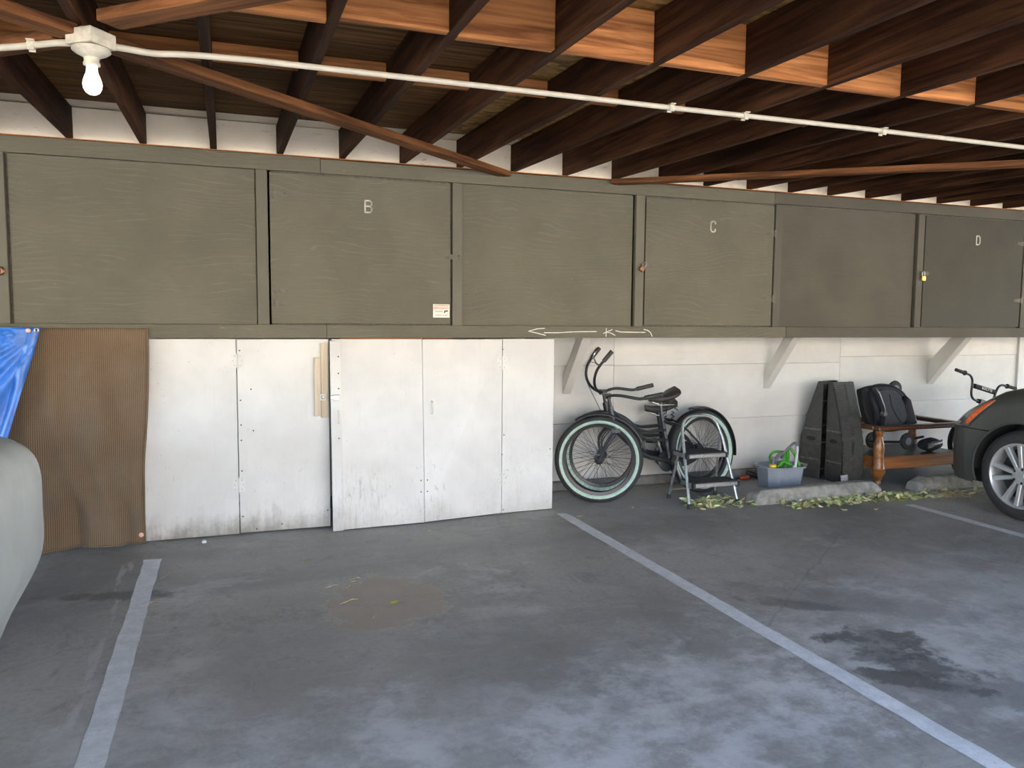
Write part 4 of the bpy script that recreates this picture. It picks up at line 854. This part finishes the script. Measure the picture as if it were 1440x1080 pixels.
for m in skin('b', lambda y: [(car_x(y, z), z) for z in [zb(y)+(.612-zb(y))*k/8 for k in range(9)]], lambda y: y < WY-.1 and zb(y) < .608): bod.add(m.v, m.f)
def upper(y):
    zs = interp(SHO, y); z0 = max(.620, zb(y)); zz = [z0+(zs-z0)*k/9 for k in range(10)]
    pts = [(car_x(y, z), z) for z in zz]; x9 = pts[-1][0]
    for t_, dz in ((.12, .012), (.3, .026), (.6, .040), (1.0, .046)): pts.append((x9+(XC-x9)*t_, zs+dz*(1 if y < 4.6 else max(.3, 1-(y-4.6)*3))))
    return pts
for m in skin('b', upper, lambda y: True): bod.add(m.v, m.f)
# close the nose and tail
def endcap(m, y, z0, z1):
    a = [(car_x(y, z0+(z1-z0)*k/6), z0+(z1-z0)*k/6) for k in range(7)]; n = 7
    L_ = [CL((x, y, z)) for x, z in a]; R__ = [CL((2*XC-x, y, z)) for x, z in a]; m.add(L_+R__, [(i, i+1, n+i+1, n+i) for i in range(6)])
endcap(bum, 4.82, .205, .612); endcap(bod, 4.82, .620, interp(SHO, 4.82)); endcap(bod, .40, .205, .612); endcap(bod, .40, .62, .93)
bod.build('body', M['carpaint'], car, 0, True, recalc=False); bum.build('bumper', M['carpaint'], car, 0, True, recalc=False)
MB().box(-.62, .62, -2.1, 2.05, .17, .55).build('underbody', M['dark'], car); MB().box(-.80, .80, -.5, .85, .20, .60).build('floorpan', M['dark'], car)
for sgn in (1, -1):
    for yc in (WY, RWY):
        m = MB(); W = Matrix.Translation(CL((XC+sgn*(5.30-XC), yc, WZ))) @ Matrix.Rotation(R_(-90*sgn), 4, 'Y')
        m.lathe([(.383, -.012), (.390, -.26), (.05, -.26)], W, 40, cap=False, a0=R_(-92) if sgn > 0 else R_(88), a1=R_(92) if sgn > 0 else R_(272)); m.build('wheel_well', M['dark'], car, 0, True)
        arch = [CL((XC+sgn*(car_x(yc+AR*math.cos(a)*1.0, WZ+AR*math.sin(a))-.001-XC), yc+AR*math.cos(a)*1.0, WZ+AR*math.sin(a))) for a in [R_(-15+210*k/60) for k in range(61)]]
        MB().tube(arch, .008, 6).build('arch_lip', M['carpaint'], car, 0, True)
def patch(poly, name, mat, off, sub=5):
    cen = Vector((sum(p[0] for p in poly)/len(poly), sum(p[1] for p in poly)/len(poly))); n = len(poly)
    for sgn in (1, -1):
        vs = []
        for k in range(sub+1):
            for a, b in poly:
                y = cen.x+(a-cen.x)*k/sub; z = cen.y+(b-cen.y)*k/sub; dome = off*(1.0-.5*(k/sub)**3); vs.append(CL((XC+sgn*(car_x(y, z)-dome-XC), y+dome*.6, z)))
        MB().add(vs, [(k*n+i, k*n+(i+1) % n, (k+1)*n+(i+1) % n, (k+1)*n+i) for k in range(sub) for i in range(n)]).build(name, mat, car, 0, True, solid=.004)
patch([(4.60, .640), (4.56, .69), (4.49, .74), (4.40, .79), (4.32, .828), (4.25, .847), (4.215, .846), (4.27, .79), (4.34, .725), (4.40, .665), (4.42, .635), (4.5, .63)], 'headlamp', M['lens'], .014)
patch([(4.222, .845), (4.27, .836), (4.34, .79), (4.41, .725), (4.450, .665), (4.462, .645), (4.428, .642), (4.395, .676), (4.335, .735), (4.265, .797)], 'amber_reflector', M['amber'], .021)
MB().box(-.012, .012, -.2, .01, -.004, .004).build('seam', M['dark'], car).location = CL((5.33, 4.48, .616))
# cabin
def crow(y):
    h = interp([(.9, .99), (1.5, 1.40), (2.3, 1.45), (2.7, 1.42), (3.5, 1.0)], y); return h
m = MB(); rows = []
for y in [.9+.1*k for k in range(27)]:
    h = crow(y); zt = .985; rows.append([CL((x, y, z)) for x, z in ((5.42, zt), (5.44+.12*(h-zt)/.46, zt+(h-zt)*.5), (5.50+.10*(h-zt)/.46, h-.04*(h-zt)/.46), (5.75, h), (XC, h+.01), (2*XC-5.75, h), (2*XC-5.50-.10*(h-zt)/.46, h-.04*(h-zt)/.46), (2*XC-5.44-.12*(h-zt)/.46, zt+(h-zt)*.5), (2*XC-5.42, zt))])
n = 9; m.add([p for r_ in rows for p in r_], [(j*n+i, j*n+i+1, (j+1)*n+i+1, (j+1)*n+i) for j in range(len(rows)-1) for i in range(n-1)]); m.build('cabin_glass', M['glass'], car, 0, True)
m = MB(); m.add([p+Vector((0, 0, .006)) for r_ in rows[6:19] for p in r_[2:7]], [(j*5+i, j*5+i+1, (j+1)*5+i+1, (j+1)*5+i) for j in range(12) for i in range(4)]); m.build('roof', M['carpaint'], car, 0, True, solid=.01)
def car_wheel(x, y, sgn):
    W = Matrix.Translation(CL((x, y, WZ))) @ Matrix.Rotation(R_(-90*sgn), 4, 'Y')
    t_ = MB().lathe([(.222, -.215), (.295, -.215), (.318, -.200), (.3245, -.17), (.3245, -.045), (.316, -.018), (.292, -.002), (.250, .002), (.234, -.004), (.222, -.012)], W, 64, cap=False).build('wheel', M['rubber'], car, 0, True)
    MB().lathe([(.236, -.006), (.234, .004), (.226, .006), (.219, -.002), (.212, -.05), (.205, -.19)], W, 56, cap=False).build('rim', M['alloy'], t_, 0, True)
    MB().lathe([(.205, -.10), (.15, -.11), (.03, -.11)], W, 40, cap=False).build('brake_disc', M['dark'], t_, 0, True)
    hubm = MB().lathe([(.070, -.035), (.066, -.016), (.058, -.008), (.034, -.008), (.032, .000), (.001, .001)], W, 32, cap=False).build('hub', M['alloy'], t_, 0, True)
    for k in range(5):
        a = R_(18)+2*math.pi*k/5
        for d in (-1, 1):
            a0, a1 = a+d*.20, a+d*.235; sp = MB(); vs = []
            for r_, aa, hw_, zt, zl in ((.045, a0+d*.12, .016, -.014, -.05), (.222, a1, .021, -.004, -.05)):
                c = Vector((r_*math.cos(aa), r_*math.sin(aa), 0)); tn = Vector((-math.sin(aa), math.cos(aa), 0))
                vs += [W @ (c-tn*hw_*1.1+Vector((0, 0, zl))), W @ (c-tn*hw_*.8+Vector((0, 0, zt))), W @ (c+tn*hw_*1.1+Vector((0, 0, zl))), W @ (c+tn*hw_*.8+Vector((0, 0, zt)))]
            sp.hexa(vs).build('spoke', M['alloy'], t_, .004)
        b = a+math.pi/5; MB().lathe([(.010, -.03), (.010, -.006), (.007, -.004), (.001, -.004)], W @ Matrix.Translation((.052*math.cos(b), .052*math.sin(b), 0)), 8, cap=False).build('lug_nut', M['dark'], t_)
for yc in (WY, RWY): car_wheel(5.292, yc, 1); car_wheel(2*XC-5.292, yc, -1)

# ------------------------------------------------------------------ bmx bike behind the car
bx_ = tag(empty('bmx_bike', (6.575, 5.50, 0)), 'black child size bike with a padded handlebar standing behind the car', 'bicycle')
TH = R_(13.9); A0 = Matrix.Rotation(TH, 4, 'Y')          # the steering axis leans back; the bars are turned square to the frame
clampz = .690; Sx = A0 @ Matrix.Translation((0, 0, clampz))
def bp(l): return [Sx @ Vector(p) for p in l]
hm = MB()
for q in (-1, 1): hm.tube(bp(bez([(q*.012, 0, -.008), (q*.08, 0, -.008), (q*.125, 0, .012), (q*.150, 0, .055), (q*.162, 0, .13), (q*.178, 0, .175), (q*.215, 0, .203), (q*.275, 0, .208), (q*.395, 0, .212)], 6)), .0112, 10)
hm.tube(bp([(-.160, 0, .118), (.160, 0, .118)]), .008, 8); hbm_ = hm.build('handlebar', M['black'], bx_, 0, True)
for q in (-1, 1): MB().tube(bp([(q*.29, 0, .209), (q*.405, 0, .213)]), .0165, 12).lathe([(.024, -.003), (.024, .003)], Sx @ Matrix.Translation((q*.288, 0, .209)) @ Matrix.Rotation(R_(90), 4, 'Y'), 14).build('grip', M['rubber'], hbm_, 0, True)
pd = MB().tube(bp([(-.135, 0, .118), (.135, 0, .118)]), .0235, 14).build('bar_pad', M['seatdark'], bx_, 0, True); pd['label'] = 'black crossbar pad with pale slanted lettering'
text_mesh('pad_lettering', 'ROCYTE', .036, M['letter'], pd, Sx @ Matrix.Translation((.012, -.0245, .118)) @ Matrix.Rotation(R_(90), 4, 'X') @ Matrix.Shear('XZ', 4, (0.0, 0.0)), .0006, .0008)
MB().tube(bp([(0, 0, -.005), (0, 0, -.16)]), .015, 10).box(-.028, .028, -.024, .024, -.026, .014, Sx).build('stem', M['black'], bx_, 0, True)
fk = MB()
for q in (-1, 1): fk.tube(bp([(q*.02, 0, -.17), (q*.048, 0, -.20), (q*.05, 0, -.43)]), .011, 8)
fk.tube(bp([(-.05, 0, -.185), (.05, 0, -.185)]), .012, 8).build('fork', M['black'], bx_, 0, True)
hub = Sx @ Vector((0, 0, -.43)); R2 = hub.z
def small_wheel(name, Mx, R):
    rm = R-.024; w_ = MB().lathe([(rm+.024*math.cos(2*math.pi*k/12), .024*math.sin(2*math.pi*k/12)) for k in range(13)], Mx, 40, cap=False).build(name, M['rubber'], bx_, 0, True)
    MB().lathe([(rm-.022, -.013), (rm-.038, -.010), (rm-.038, .010), (rm-.022, .013)], Mx, 40, cap=False).build('rim', M['black'], w_, 0, True)
    sp = MB()
    for k in range(24):
        a = 2*math.pi*k/24; sp.tube([Mx @ Vector((.02*math.cos(a+.6), .02*math.sin(a+.6), .02*(-1)**k)), Mx @ Vector(((rm-.038)*math.cos(a), (rm-.038)*math.sin(a), 0))], .0014, 4, False)
    sp.build('spokes', M['spoke'], w_); MB().lathe([(.018, -.03), (.018, .03)], Mx, 12).build('hub', M['black'], w_, 0, True)
small_wheel('front_wheel', Matrix.Translation(hub) @ Matrix.Rotation(R_(90), 4, 'Y'), R2); small_wheel('rear_wheel', Matrix.Translation((.86, 0, R2)) @ YAX, R2)
h1 = Sx @ Vector((0, 0, -.06)); h2 = Sx @ Vector((0, 0, -.15)); b_ = Vector((.50, 0, .27)); sv = Vector((.62, 0, .56))
fm = MB().tube([h1, h2], .020, 12).tube([h1, sv], .014, 8).tube([h2, b_], .016, 8).tube([b_, sv], .014, 8)
for q in (-1, 1): fm.tube([b_+Vector((0, q*.02, 0)), (.86, q*.045, R2)], .009, 8).tube([sv+Vector((0, q*.01, 0)), (.86, q*.045, R2)], .008, 8)
fm.build('frame', M['black'], bx_, 0, True); MB().tube([sv, sv+Vector((.02, 0, .10))], .012, 8).build('seat_post', M['steel'], bx_, 0, True)
MB().grid(lambda u, v: Vector((.62+.20*(v-.45), (.03+.055*v*v)*math.sin(math.pi*min(1, v*1.02+.0))**.3*math.cos(2*math.pi*u), .67+.022*math.sin(2*math.pi*u)*math.sin(math.pi*v)**.4)), 14, 12).build('saddle', M['saddle'], bx_, 0, True)

# ------------------------------------------------------------------ leaves, twigs, odds and ends
def leaf_material():
    t = NT('fallen_leaf'); g = t.n('ShaderNodeNewGeometry'); r = g.outputs['Random Per Island']; o = t.rnd()
    k = t.mt('FRACT', t.mt('ADD', r, o)); cr = t.n('ShaderNodeValToRGB'); t.put(cr.inputs[0], k)
    el = cr.color_ramp.elements; el[0].position = 0; el[0].color = (.22, .27, .085, 1); el[1].position = 1; el[1].color = (.80, .76, .46, 1)
    for p, c in ((.25, (.38, .44, .18, 1)), (.5, (.62, .66, .36, 1)), (.7, (.74, .76, .48, 1)), (.84, (.42, .30, .16, 1))):
        e = el.new(p); e.color = c
    return t.out(t.mix(t.rng(t.noise(120, 3), .3, .7, 0, .3), cr.outputs[0], (.34, .32, .15)), 0.55, 0, .4)
M['leaf'] = leaf_material(); M['yellowleaf'] = plain('yellow_leaf', (.62, .62, .05), .45, 0, .15, 60); M['straw'] = plain('straw', (.42, .34, .20), .8, 0, .3, 60); M['twig'] = plain('twig', (.20, .14, .08), .8, 0, .3, 60)
def leaf(m, M4, L_=.055, W_=.026, curl=.3):
    sec = [(-.5, .12), (-.3, .8), (0, 1.0), (.28, .62), (.5, .04)]; vs = []
    for a, b in sec:
        z = curl*L_*(.9*a*a); e = .35*W_*b*curl
        vs += [M4 @ Vector((a*L_, -b*W_*.5, z+e)), M4 @ Vector((a*L_, 0, z)), M4 @ Vector((a*L_, b*W_*.5, z+e))]
    m.add(vs, [(3*i+j, 3*i+j+1, 3*i+j+4, 3*i+j+3) for i in range(4) for j in range(2)])
def litter(pts, seed, zmax, label):
    r_ = random.Random(seed); m = MB()
    for x, y in pts:
        M4 = Matrix.Translation((x, y, .004+r_.random()**1.5*zmax)) @ Matrix.Rotation(r_.uniform(0, 6.28), 4, 'Z') @ Matrix.Rotation(r_.gauss(0, .45), 4, 'X') @ Matrix.Rotation(r_.gauss(0, .35), 4, 'Y')
        s_l = r_.uniform(.036, .072); leaf(m, M4, s_l, s_l*r_.uniform(.42, .6), r_.uniform(.1, .7))
    m.v = [(a, b, max(.002, c)) for a, b, c in m.v]
    me = m.mesh('leaf_litter', M['leaf']); o = new_obj('leaf_litter', me); return tag(o, label, 'leaves', 'drifts of fallen leaves', 'stuff')
rl = random.Random(21)
def band(n, x0, x1, y0, y1, dens=lambda u: 1):
    out = []
    while len(out) < n:
        u = rl.random()
        if rl.random() < dens(u): out.append((x0+(x1-x0)*u, y0+(y1-y0)*(1-rl.random()**1.7)))
    return out
litter(band(420, 3.95, 5.18, 4.73, 4.925, lambda u: .35+.65*u), 2, .022, 'drift of pale green fallen leaves along the wheel stop by the tub')
litter(band(150, 3.27, 3.77, 4.93, 5.20), 3, .030, 'fallen leaves gathered under and beside the step stool')
litter(band(70, 5.12, 5.92, 4.70, 4.90, lambda u: 1-.5*u), 4, .018, 'fallen leaves scattered before the chipped wheel stop')
tw = MB(); r_ = random.Random(12)
for k in range(70):
    x, y = r_.gauss(5.48, .10), r_.gauss(4.76, .05); a = r_.gauss(.1, .5); l = r_.uniform(.05, .12)
    tw.tube([(x, y, .004+r_.random()*.02), (x+l*.5*math.cos(a), y+l*.5*math.sin(a), .008+r_.random()*.02), (x+l*math.cos(a+.2), y+l*math.sin(a+.2), .004)], .0016, 4, False)
o = tw.build('dry_straw', M['straw']); tag(o, 'tangle of dry straw beside the chipped wheel stop', 'straw', None, 'stuff')
def one_leaf(x, y, rz, L_, mat, label, curl=.6, group='single leaves on the concrete'):
    m = MB(); leaf(m, Matrix.Rotation(rz, 4, 'Z'), L_, L_*.5, curl); m.v = [(a, b, max(.0005, c)+.002) for a, b, c in m.v]
    o = m.build('fallen_leaf', mat, None, 0, True, solid=.0008); o.location = (x, y, 0); return tag(o, label, 'leaf', group)
one_leaf(.757, 3.79, .5, .052, M['yellowleaf'], 'bright yellow leaf lying on the brown mud stain')
one_leaf(2.36, 5.06, .2, .060, M['leaf'], 'single leaf at the top of the parking line near the bicycle wheel')
one_leaf(4.33, 4.62, 2.2, .050, M['leaf'], 'pale curled leaf out on the bare floor, before the leaf drift', .9); one_leaf(4.58, 4.56, .3, .060, M['leaf'], 'long curled leaf on the floor before the leaf drift', .8)
one_leaf(5.02, 4.74, .1, .10, M['yellowleaf'], 'large yellow green leaf at the end of the leaf drift', .5); one_leaf(.42, 4.62, .4, .05, M['leaf'], 'small leaf cluster fragment below the latch strip door'); one_leaf(2.85, 5.18, 1.1, .05, M['leaf'], 'green leaf on the floor below the bicycle frame')
one_leaf(1.24, 5.02, .3, .035, M['yellowleaf'], 'tiny yellow leaf in front of the pull handle door')
for x, y, a, l in ((.50, 3.86, .3, .10), (.56, 4.08, .9, .12), (.46, 4.12, .2, .07), (.84, 3.98, .9, .07), (.62, 3.62, 1.0, .05), (-.36, 4.55, .9, .12), (-.42, 4.15, .3, .08), (.60, 4.21, .1, .06)):
    o = MB().tube(bez([(0, 0, .003), (l*.4*math.cos(a), l*.4*math.sin(a), .007), (l*.75*math.cos(a+.25), l*.75*math.sin(a+.25), .006), (l*math.cos(a+.1), l*math.sin(a+.1), .003)], 4), .0018, 5).build('dry_twig', M['straw'], None, 0, True); o.location = (x, y, 0)
    tag(o, 'thin dry twig lying on the brown mud stain' if x > .3 else 'thin dry twig lying beside the worn parking line', 'twig', 'dry twigs on the mud stain' if x > .3 else 'dry twigs by the parking line')
o = MB().lathe([(.004, 0), (.016, .004), (.014, .016), (.004, .022)], None, 9).build('paper_scrap', M['whiteplastic'], None, 0, True); o.location = (-.16, 5.20, 0); tag(o, 'crumpled white paper scrap at the foot of the white plywood panel', 'scrap')
ht_ = tag(empty('hand_pump', (4.30, 5.80, 0)), 'black and orange red hand tool on the floor between stool and tub', 'tool')
MB().tube([(.06, .05, .06), (.14, .0, .030), (.20, -.03, .022)], .020, 12).build('barrel', M['black'], ht_, 0, True); MB().tube([(-.05, .0, .024), (.040, -.01, .026)], [.019, .023], 10).build('collar', plain('brick_red_plastic', (.42, .075, .03), .5), ht_, 0, True); MB().tube([(-.16, -.02, .014), (-.05, 0, .026)], .012, 10).build('handle', M['black'], ht_, 0, True)
